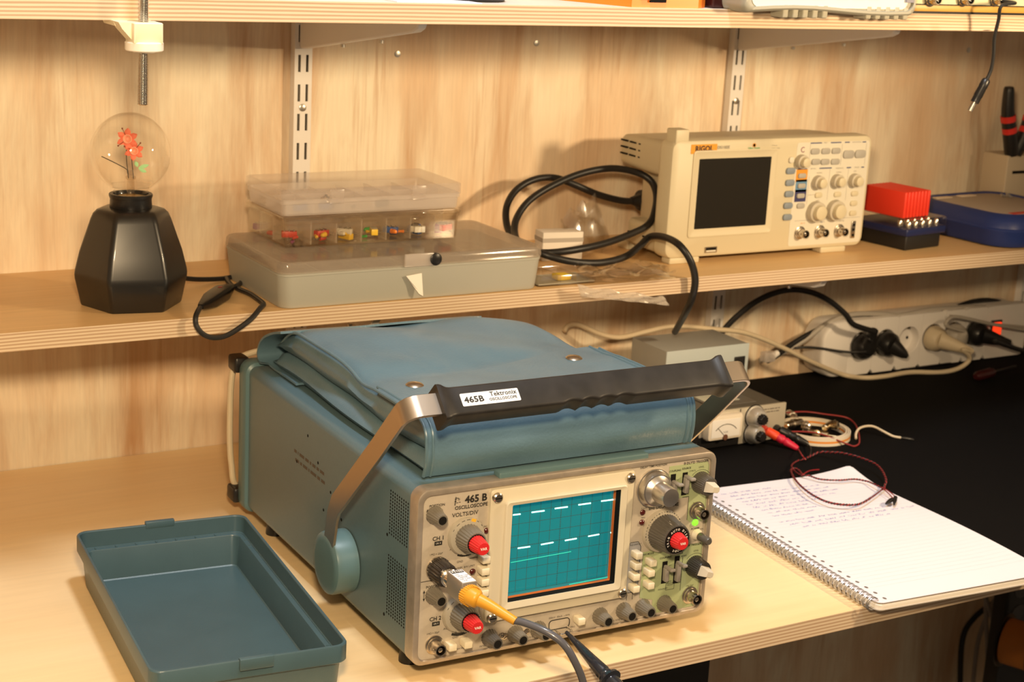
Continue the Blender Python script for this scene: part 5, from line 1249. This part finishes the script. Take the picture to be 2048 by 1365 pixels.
# ================================================================ spiral notebook
nb = thing('notebook', 'open spiral-bound notebook with blue handwriting on the front edge of the bench', 'notebook', (600, -680, 0), math.radians(-3.6))
PAPER = mat('white_paper', (.74, .71, .79), .7); PAPER2 = mat('paper_block', (.78, .72, .64), .75)
NW, NL = 215, 319
MB().loft([[(x, y, z) for x, y in rrect(q0, 0, NW-1, NL-4, 6, 5)] for q0, z in ((1, ZM+.2), (0, ZM+.6), (0, 6.6), (1, 7))]).build('page_block', PAPER2, nb, ang=30)
MB().loft([[(x, y, z) for x, y in rrect(-2, -1.5, NW, NL-3, 7, 5)] for z in (ZM-.2, ZM+.6)]).build('back_cover', mat('grey_card_cover', (.45, .40, .34), .7), nb, smooth=False)
def pz(x, y):
    z = 9.2+1.3*math.sin(y/95+.4)*(x/NW)**2
    z += 1.5*math.exp(-((y)/30)**2)*0
    d = ((NW-x)**2+(NL-y)**2)**.5
    if d < 75: z += 9*((75-d)/75)**2
    d2 = ((NW-x)**2+(y-150)**2)**.5
    z += 1.5*max(0, (x-NW+40)/40)*math.sin(y/60)
    return z
vs = []; fs = []; nx, ny = 36, 50
for j in range(ny+1):
    for i in range(nx+1):
        x, y = NW*i/nx, NL*j/ny
        if i == 0 or i == nx or j == 0 or j == ny:      # rounded corners
            for cx_, cy_ in ((7, 7), (NW-7, 7), (7, NL-7), (NW-7, NL-7)):
                dx, dy = x-cx_, y-cy_
                if abs(dx) <= 7.01 and abs(dy) <= 7.01 and (dx*(cx_-NW/2) > 0) and (dy*(cy_-NL/2) > 0):
                    l_ = math.hypot(dx, dy); x, y = cx_+dx*7/l_, cy_+dy*7/l_
        vs.append((x, y, pz(x, y)))
for j in range(ny):
    for i in range(nx): a = j*(nx+1)+i; fs.append([a, a+1, a+nx+2, a+nx+1])
n = len(vs); mb = MB(); mb.add(vs+[(x, y, z-.5) for x, y, z in vs], fs+[[n+q for q in f[::-1]] for f in fs]+
    [[i, n+i, n+i+1, i+1] for i in range(nx)]+[[ny*(nx+1)+i, ny*(nx+1)+i+1, n+ny*(nx+1)+i+1, n+ny*(nx+1)+i] for i in range(nx)]+
    [[j*(nx+1), (j+1)*(nx+1), n+(j+1)*(nx+1), n+j*(nx+1)] for j in range(ny)]+[[j*(nx+1)+nx, n+j*(nx+1)+nx, n+(j+1)*(nx+1)+nx, (j+1)*(nx+1)+nx] for j in range(ny)])
page = mb.build('top_sheet', PAPER, nb, ang=60)
def ribbon(mb, pts, w):
    L = []
    for i, p in enumerate(pts):
        t = (Vector(pts[min(i+1, len(pts)-1)])-Vector(pts[max(i-1, 0)])).normalized(); q = Vector((-t.y, t.x, 0))*w/2
        L.append([Vector(p)-q, Vector(p)+q])
    mb.loft(L, False, False, False)
mb = MB()
for k in range(34):
    y = NL-22-k*8
    ribbon(mb, [(x, y, pz(x, y)+.12) for x in range(12, NW-2, 9)], .28)
mb.build('ruled_lines', mat('faint_rule', (.66, .64, .68), .7), page, smooth=False)
mb = MB(); HW = random.Random(3)
rowsx = [(24, 88), (30, 150), (30, 158), (33, 160), (33, 152), (34, 120), (38, 102), (40, 92), (40, 84), (36, 190), (42, 200), (52, 168)]
for k, (xa, xb) in enumerate(rowsx):
    y0 = NL-20-k*9.4-(8 if k > 8 else 0); x = xa
    while x < xb:
        wl = HW.uniform(5, 15); pts = []; m = int(wl*2)
        for i in range(m): pts.append((x+wl*i/m, y0+HW.uniform(-1.0, 1.5)+(2.2 if HW.random() < .12 else 0), 0))
        pts = [(p.x, p.y, pz(p.x, p.y)+.16) for p in smooth(pts, 3)]
        ribbon(mb, pts, .38); x += wl+HW.uniform(1.8, 4)
mb.build('handwriting', mat('blue_ink', (.26, .28, .60), .6), page, smooth=False)
mb = MB()
for k in range(22):
    y = 8+k*13.6; mb.add([(13.5+1.7*math.cos(a), y+2.6*math.sin(a), pz(13, y)+.14) for a in [2*PI*i/10 for i in range(10)]], [list(range(10))])
mb.build('punched_holes', mat('hole_shade', (.16, .14, .13), .8), page, smooth=False)
mb = MB()
for k in range(44):
    y = 5+k*6.9
    for dy in (0, 2.2):
        pts = [(-2.2+6.6*math.cos(a), y+dy, 7.2+6.2*math.sin(a)) for a in [math.radians(20+i*32) for i in range(11)]]
        mb.tube(pts, .62, 6)
mb.build('spiral_binding', mat('silver_wire', (.72, .71, .72), .28, 1), nb)['kind'] = 'stuff'
# ================================================================ power strip along the wall with plugs
STM = mat('white_strip_plastic', (.80, .76, .72), .4)
sx0 = 1073
st = thing('power_strip', 'long white multi-socket power strip lying along the wall at the back of the bench', 'power strip', (sx0, -3, ZM))
def sl(q, y): return [(x, y, z) for x, z in rrect(q, 1+q, 400-q, 82-q, 27, 8)]
MB().loft([sl(1, 0), sl(0, -3), sl(0, -27), sl(.3, -28)]).build('housing', STM, st, ang=30)
SXS = [1143.2, 1189, 1234, 1281, 1322, 1366]
def cell(x0, x1, hole=None):
    n = 40; q = []; xc, zc = (hole if hole is not None else (x0+x1)/2), 44
    for i in range(n):
        a_ = 2*PI*(i+.5)/n; c, s_ = math.cos(a_), math.sin(a_)
        k_ = min(((x1-xc) if c > 0 else (xc-x0))/max(abs(c), 1e-6), (38 if s_ > 0 else 43)/max(abs(s_), 1e-6)); q.append((xc+c*k_, zc+s_*k_))
    f = lambda p, y: [(x, y, z) for x, z in p]
    L = [f(q, -27.5), f(q, -40.5), f([(xc+(a_-xc)*.992, zc+(b_-zc)*.985) for a_, b_ in q], -42)]
    if hole is None: MB().loft(L, False, True).build('end_plate', STM, st, ang=30); return None
    ci_ = lambda r: [(xc+r*math.cos(2*PI*(i+.5)/n), zc+r*math.sin(2*PI*(i+.5)/n)) for i in range(n)]
    L += [f(ci_(20.6), -42), f(ci_(20), -41.4), f(ci_(19.4), -29), f(ci_(17), -28.4)]
    return MB().loft(L, False, True).build('socket', STM, st, ang=30)
hx = [x-sx0 for x in SXS]; bd = [hx[0]-23]+[(hx[i]+hx[i+1])/2 for i in range(5)]+[hx[5]+22.5]
def cap(q_): return [(q_+28-28*math.sin(a_), (82-q_-28)+28*math.cos(a_)) for a_ in [PI/2*i/8 for i in range(9)]]+[(q_+28-28*math.cos(a_), (1+q_+28)-28*math.sin(a_)) for a_ in [PI/2*i/8 for i in range(9)]]+[(bd[0], 1+q_), (bd[0], 82-q_)]
MB().loft([[(x, y, z) for x, z in cap(q_)] for q_, y in ((0, -27), (0, -37), (1.2, -40.5), (3, -42))], False, True).build('end_cap', STM, st, ang=40)
cell(bd[6], 400)
for i, x in enumerate(SXS):
    o = cell(bd[i], bd[i+1], hx[i])
    for s in (-1, 1): MB().lathe([(0, 2.4), (.3, 2.4)], (x-sx0+s*9.5, -28.6, 44), YD, 10).build('hole', DARK, o)
    for s in (-1, 1): MB().box(x-sx0-2.5, -40, 44+s*18-1, x-sx0+2.5, -31, 44+s*18+1).build('earth_clip', NB, o)
o = MB().box(1397-sx0, -44, 30, 1419-sx0, -41, 60, 1).build('switch_frame', BLACKP, st)
MB().box(1400-sx0, -47, 33, 1416-sx0, -42, 57, 1.5).build('rocker', mat('lit_red_rocker', (.7, .02, .01), .25, emit=(1, .05, .01), es=1.2), o)['label'] = 'lit red rocker switch'
# plugs, each with its own cord
BEIG = mat('beige_cord_jacket', (.60, .50, .35), .5); GRYC = mat('grey_cord_jacket', (.42, .38, .33), .5)
def plugged(name, label, x, m, mc, body, cordp, r, ax=(0, -1, 0), capl=1.0):
    o = Vector((x, -46, 46)); t = thing(name, label, 'cable', o)
    MB().lathe([(0, 18.2), (4, 18.4), (12, 17), (18, 12)], (0, 1, 0), YD, 30).build('plug', m, t)
    if body:
        A = Vector((0, -12, 0)); B = Vector(body); MB().lathe([(0, 13), ((B-A).length*.4, 10), ((B-A).length*.8, 6.5), ((B-A).length, r*1.5)], A, B-A, 18).build('plug_body', m, t)
    MB().tube([p-o for p in smooth(cordp, 7)], r, 10).build('cord', mc, t)
    return t
plugged('plug_lead', 'thick black lead arching from the leftmost socket of the power strip', SXS[0], BLACKP, BLACKR, (-4, -26, 30),
        [Vector((SXS[0]-3, -72, 74)), AY(1708, 650, -76), AY(1690, 628, -74), AY(1660, 603, -70), AY(1625, 586, -66), AY(1585, 580, -62), AY(1545, 588, -58), AY(1508, 606, -52), AY(1475, 632, -46), AY(1448, 660, -40), AY(1430, 690, -40)], 4)
plugged('plug_lead', 'black angled plug with a thin lead in the second socket of the power strip', SXS[1], BLACKP, BLACKR, (16, -30, -14),
        [Vector((SXS[1]-12, -58, 36)), AY(1742, 683, -72), AY(1735, 676, -68), AY(1728, 672, -60), AY(1745, 700, -66), AY(1712, 705, -62), AY(1680, 703, -52), AY(1640, 697, -44), AY(1612, 695, -40), AY(1590, 697, -36)], 1.9)
plugged('plug_lead', 'beige plug whose cord sags across the mat to the grey supply box', SXS[3], BEIG, BEIG, (34, -46, -12),
        [Vector((SXS[3]+34, -92, 34)), AY(1925, 700, -92), AY(1938, 712, -90), AY(1936, 724, -88), AY(1915, 738, -84), AY(1880, 745, -80), AY(1820, 745, -70), AZ(1770, 753, 7), AZ(1730, 756, 7), AY(1690, 751, -48), AY(1650, 736, -52), AY(1610, 718, -60), AY(1570, 698, -64), AY(1525, 678, -66), AY(1480, 664, -68), AY(1430, 659, -68), AY(1380, 654, -64), AY(1335, 654, -60), AY(1290, 664, -58), AY(1240, 675, -52), AY(1200, 668, -40), AY(1160, 650, -30), AY(1138, 650, -28), AY(1128, 662, -30)], 3.3)
plugged('plug_lead', 'grey plug with a grey cord rising behind the beige plug', SXS[4], GRYC, GRYC, (-4, -24, 10),
        [Vector((SXS[4]-4, -68, 58)), AY(1893, 652, -74), AY(1896, 640, -74), AY(1910, 634, -72), AY(1945, 640, -70), AY(1990, 650, -68), AY(2060, 662, -66)], 2.6)
plugged('plug_lead', 'black plug beside the red switch with its lead running out to the right', SXS[5], BLACKP, BLACKR, (36, -36, -10),
        [Vector((SXS[5]+34, -80, 36)), AY(1990, 683, -86), AY(2015, 692, -86), AY(2050, 703, -86), AY(2100, 716, -86)], 3.6)
def loose(name, label, pts, r, m):
    P = smooth(pts, 7); o = Vector((sum(p.x for p in P)/len(P), sum(p.y for p in P)/len(P), min(p.z for p in P)))
    t = MB().tube([p-o for p in P], r, 10).build(name, m, None); t.location = o*.001; return tag(t, label, 'cable')
loose('cable', 'grey-beige cable running along the wall over the top of the power strip', [AY(1520, 722, -30), AY(1560, 708, -30), AY(1610, 680, -30), AY(1650, 650, -32), AY(1700, 630, -34), AY(1760, 628, -36), AY(1800, 631, -36), AY(1860, 620, -36), AY(1920, 616, -34), AY(1990, 614, -32), AY(2060, 611, -30)], 3.6, GRYC)
loose('cable', 'black cable dropping from the strip behind the grey supply box', [AY(1745, 632, -28), AY(1700, 638, -26), AY(1660, 650, -26), AY(1620, 668, -28), AY(1585, 688, -30), AY(1555, 710, -36), AY(1535, 722, -44)], 4, BLACKR)
loose('cable', 'black cable arching behind the right end of the power strip', [AY(1915, 614, -20), AY(1945, 604, -20), AY(1975, 601, -20), AY(2005, 607, -20), AY(2030, 618, -22)], 4, BLACKR)
loose('cable', 'thin grey cable crossing in front of the red switch', [AY(1900, 632, -56), AY(1940, 638, -58), AY(1985, 648, -60), AY(2060, 655, -62)], 1.8, GRYC)
ad = thing('plug_tip', 'small clear and white plug tip behind the grey supply box', 'plug', AY(1535, 715, -60))
MB().box(-9, -6, -6, 10, 6, 8, 2).build('body', FROST, ad); MB().lathe([(0, 5), (10, 4)], (8, 0, 1), (1, 0, .4), 14).build('cap', WHITEP, ad)
# dark oddments at the back right of the mat
od = thing('hand_tool', 'dark reddish hand tool lying on the black mat below the power strip', 'tool', AZ(1985, 755, ZM))
MB().lathe([(-45, 4), (-40, 7), (-8, 7.5), (0, 5)], (0, 0, 7.6), (1, .2, 0), 14).build('handle', mat('deep_red_handle', (.035, .004, .005), .35), od)
MB().lathe([(0, 2), (60, 1.8)], (0, 0, 7.6), (1, .2, 0), 10).build('blade', BLACKP, od)
od = thing('hand_tool', 'thin black two-armed tool lying on the mat in front of the power strip', 'tool', AZ(1850, 733, ZM))
for s in (-1, 1): MB().strip([(-60, s*.8, 1.6), (-20, s*5, 1.8), (30, s*3, 1.8), (62, s*.7, 1.6)], (0, 1, 0), 4, 1.6).build('arm', BLACKP, od)
# ================================================================ things under the bench
UM = mat('dusky_grey_cable', (.30, .26, .25), .5)
for i, (pts, lb) in enumerate((([(2000, 1180, -60), (1975, 1230, -40), (1955, 1290, -30), (1945, 1380, -30)], 'leftmost of the grey cables hanging under the bench'), ([(1972, 1180, -80), (1972, 1240, -60), (1975, 1300, -54), (1976, 1380, -52)], 'straight grey cable hanging under the bench'),
         ([(1965, 1178, -100), (1985, 1240, -84), (1994, 1300, -78), (1996, 1380, -76)], 'grey cable bowing right under the bench'), ([(2022, 1172, -126), (2020, 1240, -108), (2012, 1300, -102), (2004, 1380, -100)], 'rightmost of the grey cables hanging under the bench'))):
    loose('hanging_cable', lb, [AY(*q) for q in pts], 3.6, UM)
loose('hanging_cable', 'black cable curving on the wall under the bench', [AY(1990, 1205, -20), AY(1950, 1235, -16), AY(1925, 1280, -14), AY(1920, 1380, -12)], 4.5, BLACKR)
p = AY(2040, 1290, -220)
sp = thing('cable_spool', 'orange-brown cable spool under the right end of the bench', 'spool', p)
MB().lathe([(-22, 20), (-20, 34), (20, 34), (22, 20)], (0, 0, 0), (.4, -1, 0), 28).build('winding', mat('orange_brown_winding', (.42, .14, .02), .6), sp)
for s in (-24, 22): MB().lathe([(s, 40), (s+2, 40)], (0, 0, 0), (.4, -1, 0), 30).build('flange', BLACKP, sp)
rk = thing('tool_rack', 'black rack with round holes under the right end of the bench', 'rack', AY(2075, 1240, -160))
MB().box(-70, 0, -220, 160, 30, 90, 4).build('panel', BLACKP, rk)
for i in range(3):
    for j in range(3): MB().lathe([(0, 16), (1, 16), (1, 12), (.2, 12)], (-44+i*40, 0, 60-j*44), YD, 24).build('ring', mat('dark_grey_ring', (.06, .06, .06), .4), rk)
# ================================================================ clamp at the top left
cb = thing('clamp_mount', 'cream plastic clamp with a threaded steel rod under the upper shelf', 'clamp', (-18, -428, 450))
CL = mat('cream_clamp_plastic', (.82, .74, .56), .45)
A = Vector((2.5, 0, 215)); B = Vector((-1, 0, 0))
MB().lathe([(0, 4.0), (120, 4.0)], A, Vector((-1.1, 0, -66)), 20).build('rod', CHROME, cb)
mb = MB(); ax = Vector((-1.2, 0, -70)).normalized()
s0 = Vector((0.4, 0, 92)); prof = []
for k in range(70): prof += [(k*1.32, 3.3), (k*1.32+.66, 4.3)]
mb.lathe([(0, 3.6)]+prof+[(92.6, 3.0)], s0, ax, 18); mb.build('threaded_rod', CHROME, cb, ang=20)
MB().loft([[(x, y, z) for x, y in rrect(-11.5+q, -11+q, 12.5-q, 11-q, 1.2, 3)] for q, z in ((.6, 48.5), (0, 49.5), (0, 64.5), (.6, 65.2))]).build('block', CL, cb)
MB().prism([(-9, 49), (-9, 65), (-22, 65.2), (-19, 60)], -5, 13, 'xz').build('jaw', CL, cb, ang=20)
MB().prism([(-20, 61), (10, 61), (10, 65.2), (-22, 65.2)], 9, 40, 'xz').build('jaw', CL, cb, ang=20)
MB().lathe([(0, 14), (.8, 15.2), (6.6, 15.2), (7.4, 14.4), (7.8, 9), (8.6, 8.6)], (.3, 0, 50), (0, 0, -1), 36).build('knob', mat('white_clamp_knob', (.82, .76, .68), .4), cb)
# ================================================================ things on the upper shelf (their feet show at the top)
Z2 = SH2
wp = tag(MB().box(215, -408, .1, 300, -300, .9).build('bright_shelf_sheet', PAPER, None, smooth=False), 'thin white sheet added for the brightly lit strip of the upper shelf above the slotted rail', 'sheet'); wp.location = (0, 0, Z2*.001)  # thin white sheet added where the shelf top catches bright light
wp.data.transform(Matrix.Translation((-.257, .354, 0))); wp.location = (.257, -.354, Z2*.001)
ct = thing('cable_coil', 'black round cable coil on the upper shelf', 'cable', (316, -345, Z2))
for k in range(4): MB().tube([(34*math.cos(a)-(k % 2)*2, 40*math.sin(a)+k, 3.6+k*6.5) for a in [2*PI*i/36 for i in range(36)]], 3.5, 10, True).build('turn', BLACKR, ct)
gt = thing('green_box', 'olive green box behind the black coil on the upper shelf', 'box', (420, -300, Z2))
MB().box(-30, -20, 0, 30, 40, 40, 2).build('body', mat('olive_card', (.32, .36, .10), .6), gt); MB().box(-30.3, -20.3, 26, 30.3, 40.3, 40.6, 2).build('lid', mat('pale_olive_card', (.45, .46, .2), .6), gt)
og = thing('orange_case', 'bright orange plastic case with a square notch on the upper shelf', 'case', (494, -330, Z2))
ORP = mat('bright_orange_plastic', (.85, .22, .02), .38)
OB = [(-66, 10), (-34, -81), (44, -81), (60, -70), (62, 80), (-60, 80)]
mb = MB(); mb.prism(OB, 0, 14, 'xy'); mb.prism([(p[0]*.97, p[1]*.97) for p in OB], 14, 70, 'xy'); mb.build('shell', ORP, og, ang=20)
MB().box(-14, -83.5, 5, 4, -80, 24).build('notch', DARK, og, smooth=False); MB().box(-24, -82.6, 7, -14, -80, 22).build('tab', mat('dull_orange', (.55, .12, .03), .4), og, smooth=False)
dv = thing('small_device', 'dark brown little device with a cream end on the upper shelf', 'device', (572, -392, Z2))
MB().box(-13, -14, 0, 16, 20, 26, 3).build('body', mat('very_dark_red_plastic', (.035, .006, .006), .35), dv); MB().box(15, -8, 1.5, 24, 4, 10, .6).build('end', mat('cream_end', (.66, .52, .34), .5), dv)
# grey-framed bench instrument
ag = thing('bench_instrument', 'grey-framed bench instrument with rubber bumper teeth overhanging the upper shelf', 'instrument', (683, -440, Z2))
AGF = mat('warm_grey_bezel', (.31, .30, .25), .5); AGP = mat('pale_front_panel', (.74, .70, .64), .5)
hw = 113
def al(q, y, zl): return [(x, y, z+(2.2*math.sin(PI*(x+hw)/(2*hw)*2-.4) if z < 20 else 0)*zl) for x, z in rr2(q)]
def rr2(q):
    p = rrect(-hw+q, -1+q, hw-q, 98-q, 9, 5); o = []
    for i, a in enumerate(p):
        b = p[(i+1) % len(p)]; n = 8 if abs(a[0]-b[0]) > 60 else 1
        for k in range(n): o.append((a[0]+(b[0]-a[0])*k/n, a[1]+(b[1]-a[1])*k/n))
    return o
MB().loft([al(0, 50, 0), al(0, 6, 1), al(1.4, 1.5, 1), al(3, 0, 1), al(5.4, 0, 1), al(6, 3, 1)], True, True).build('bezel', AGF, ag, ang=35)
MB().box(-hw+27, 50, 6, hw-20, 330, 95, 3).build('cabinet', mat('grey_cabinet', (.40, .37, .31), .55), ag)
MB().prism([(p[0]*.895, 51+(p[1]-51)*.89) for p in rr2(0)], 2.2, 3.5, 'xz').build('front_panel', AGP, ag, smooth=False)
texts([(s, 3.2, x, 17, 'CENTER', 0) for s, x in (('FUNCTION', -62, ), ('LEVEL', -22), ('ENTER', 8), ('TRIG', 30), ('LOCAL', 50))], GI, ag, 'lettering', y=2.0)
for x in (-84, -62, -22, 8, 30, 50): MB().box(x-8, -1, 22, x+8, 3, 30, 1).build('key', GREYB, ag)
MB().box(hw-16, -.3, 12, hw-6, 1.2, 90).build('side_stripe', mat('blue_grey_stripe', (.20, .19, .24), .5), ag, smooth=False)
for x0 in (-62, 46):
    for k in range(5): MB().box(x0+k*12.6, 2, -5.6, x0+k*12.6+7.4, 22, 8, 1.6).build('bumper_tooth', mat('bumper_rubber', (.36, .34, .27), .6), ag)
for x in (-70, 70): MB().box(x-12, 180, 0, x+12, 220, 8, 2).build('foot', BLACKP, ag); MB().box(x-12, 70, 0, x+12, 100, 8, 2).build('foot', BLACKP, ag)
# cream instrument with coaxial sockets
ci = thing('bench_instrument', 'cream instrument with a row of coaxial sockets on the right of the upper shelf', 'instrument', (800, -416, Z2))
MB().box(0, 4, 0, 330, 280, 100, 2).build('cabinet', mat('brown_cabinet', (.26, .20, .13), .5), ci)
MB().box(0, 0, 9, 330, 6, 99, .8).build('front_panel', mat('cream_panel', (.74, .66, .42), .45), ci)
MB().box(0, -.6, 2, 330, 5, 9, .5).build('base_rail', mat('ochre_rail', (.50, .27, .05), .4), ci)
MB().box(0, -1, 0, 330, 4.5, 2.2).build('lower_strip', BLACKP, ci, smooth=False); MB().box(0, -.9, 8.6, 330, 4.5, 9.8).build('upper_strip', BLACKP, ci, smooth=False)
for px in (1870, 1935, 1999): 
    p = AY(px, 3, -424); bnc(p.x-800, p.z-Z2+2, ci, 0, NICKEL, 1.0)
p = AY(1999, 3, -424)
dc = thing('dc_lead', 'thin black lead with a barrel plug hanging from the cream instrument', 'cable', (p.x, -430, 440)); do = Vector((p.x, -430, 440))
P = [Vector((p.x, -428, p.z+1)), Vector((p.x+.4, -446, p.z)), AY(2003, 12, -448), AY(1997, 40, -444), AY(1989, 75, -440), AY(1987, 110, -438), AY(1982, 140, -436), AY(1973, 160, -434)]
MB().tube([q-do for q in smooth(P, 7)], 1.9, 10).build('cord', BLACKR, dc)
a, b, c = AY(1974, 158, -434)-do, AY(1949, 205, -430)-do, AY(1940, 222, -428)-do
MB().lathe([(0, 3.2), (2, 4.6), (9, 4.9), (10, 4.6), (20, 5), (21, 4.6), ((b-a).length, 4.6)], a, b-a, 18).build('plug_sleeve', BLACKP, dc)
MB().lathe([(-1, 2.7), ((c-b).length, 2.7)], b, c-b, 16).build('barrel', STEEL, dc)
# ================================================================ tools at the right end of the lower shelf
pk = thing('tool_block', 'beige block standing behind the blue meter at the right edge', 'block', (1378, -50, SH1))
MB().box(-26, -28, 0, 60, 20, 96, 2).build('body', mat('beige_block', (.50, .42, .31), .6), pk); MB().box(-14, -29, 70, 60, -27.6, 74).build('groove', DARK, pk, smooth=False)
pl = thing('pliers', 'black and red handled pliers standing in the beige block', 'pliers', (1362, -66, SH1+97))
for k, (pts, x) in enumerate((([(-22, -8, 96), (-18, -8, 60), (-8, -8, 28), (2, -6, 0)], 0), ([(34, -8, 92), (30, -8, 58), (20, -8, 26), (8, -6, 0)], 1))):
    P = smooth(pts, 8); h = MB().tube(P, [7+3.4*math.sin(PI*min(1, .25+.75*(1-i/len(P)))) if i > 0 else 6 for i in range(len(P))], 14).build('handle', BLACKP, pl)
    for f in (.38, .55): i = int(len(P)*f); MB().tube(P[i:i+3], 11.4-f*1.6, 14).build('red_ring', mat('red_ring', (.65, .03, .02), .4), h)
MB().box(-4, -13, -3, 16, -1, 6, 2).build('joint', STEEL, pl)
tw = thing('tweezers', 'steel tweezers leaning over the far end of the blue meter', 'tweezers', AY(2025, 400, -95))
for s in (0, 9): MB().strip([(-26, -2-s, 8+s*.4), (0, -2-s*.5, 0), (30, -2, -12)], (0, .4, 1), 5, 1.4).build('arm', STEEL, tw)
# ================================================================ lights of the room
def area(name, loc, tgt, size, power, col, sy=None):
    l = bpy.data.lights.new(name, 'AREA'); l.energy = power; l.color = col; l.size = size; l.shape = 'DISK'
    o = bpy.data.objects.new(name, l); COL.objects.link(o); o.location = Vector(loc)*.001
    d = (Vector(tgt)-Vector(loc)); o.rotation_euler = d.to_track_quat('-Z', 'Y').to_euler(); return o
def bulb(name, loc, power, col, rad):
    l = bpy.data.lights.new(name, 'POINT'); l.energy = power; l.color = col; l.shadow_soft_size = rad
    o = bpy.data.objects.new(name, l); COL.objects.link(o); o.location = Vector(loc)*.001; return o
WARM = (1.0, .735, .43)
def spot(name, loc, tgt, power, col, rad, ang, blend):
    l = bpy.data.lights.new(name, 'SPOT'); l.energy = power; l.color = col; l.shadow_soft_size = rad; l.spot_size = math.radians(ang); l.spot_blend = blend
    o = bpy.data.objects.new(name, l); COL.objects.link(o); o.location = Vector(loc)*.001
    o.rotation_euler = (Vector(tgt)-Vector(loc)).to_track_quat('-Z', 'Y').to_euler(); return o
PW = (42, 62, 22, .14)
spot('desk_lamp_beam', (1120, -1120, 625), (420, 0, 300), PW[0], WARM, .05, 95, .9)
bulb('warm_bulb_lamp', (-340, -1500, 730), PW[1], WARM, .05)
area('ceiling_lamp', (150, -880, 1850), (200, -600, 0), .25, PW[2], (.84, .92, 1.0))
wd = bpy.data.worlds.new('room'); sc.world = wd; wd.use_nodes = True
wd.node_tree.nodes['Background'].inputs[0].default_value = (1, .72, .48, 1)
wd.node_tree.nodes['Background'].inputs[1].default_value = PW[3]

# ================================================================ camera
cd = bpy.data.cameras.new('camera'); co = bpy.data.objects.new('camera', cd); COL.objects.link(co)
cd.sensor_width = 36; cd.lens = FPX/2048*36; cd.clip_start = .05; cd.clip_end = 30
co.matrix_world = Matrix((( _r.x, _u.x, -_f.x, CAM.x*.001), (_r.y, _u.y, -_f.y, CAM.y*.001), (_r.z, _u.z, -_f.z, CAM.z*.001), (0, 0, 0, 1)))
cd.dof.use_dof = True; cd.dof.focus_distance = 1.36; cd.dof.aperture_fstop = 14
sc.camera = co
sc.view_settings.view_transform = 'Standard'; sc.view_settings.look = 'None'; sc.view_settings.gamma = 1
sc.view_settings.use_curve_mapping = False; sc.view_settings.exposure = 0

sc.cycles.transparent_max_bounces = 40
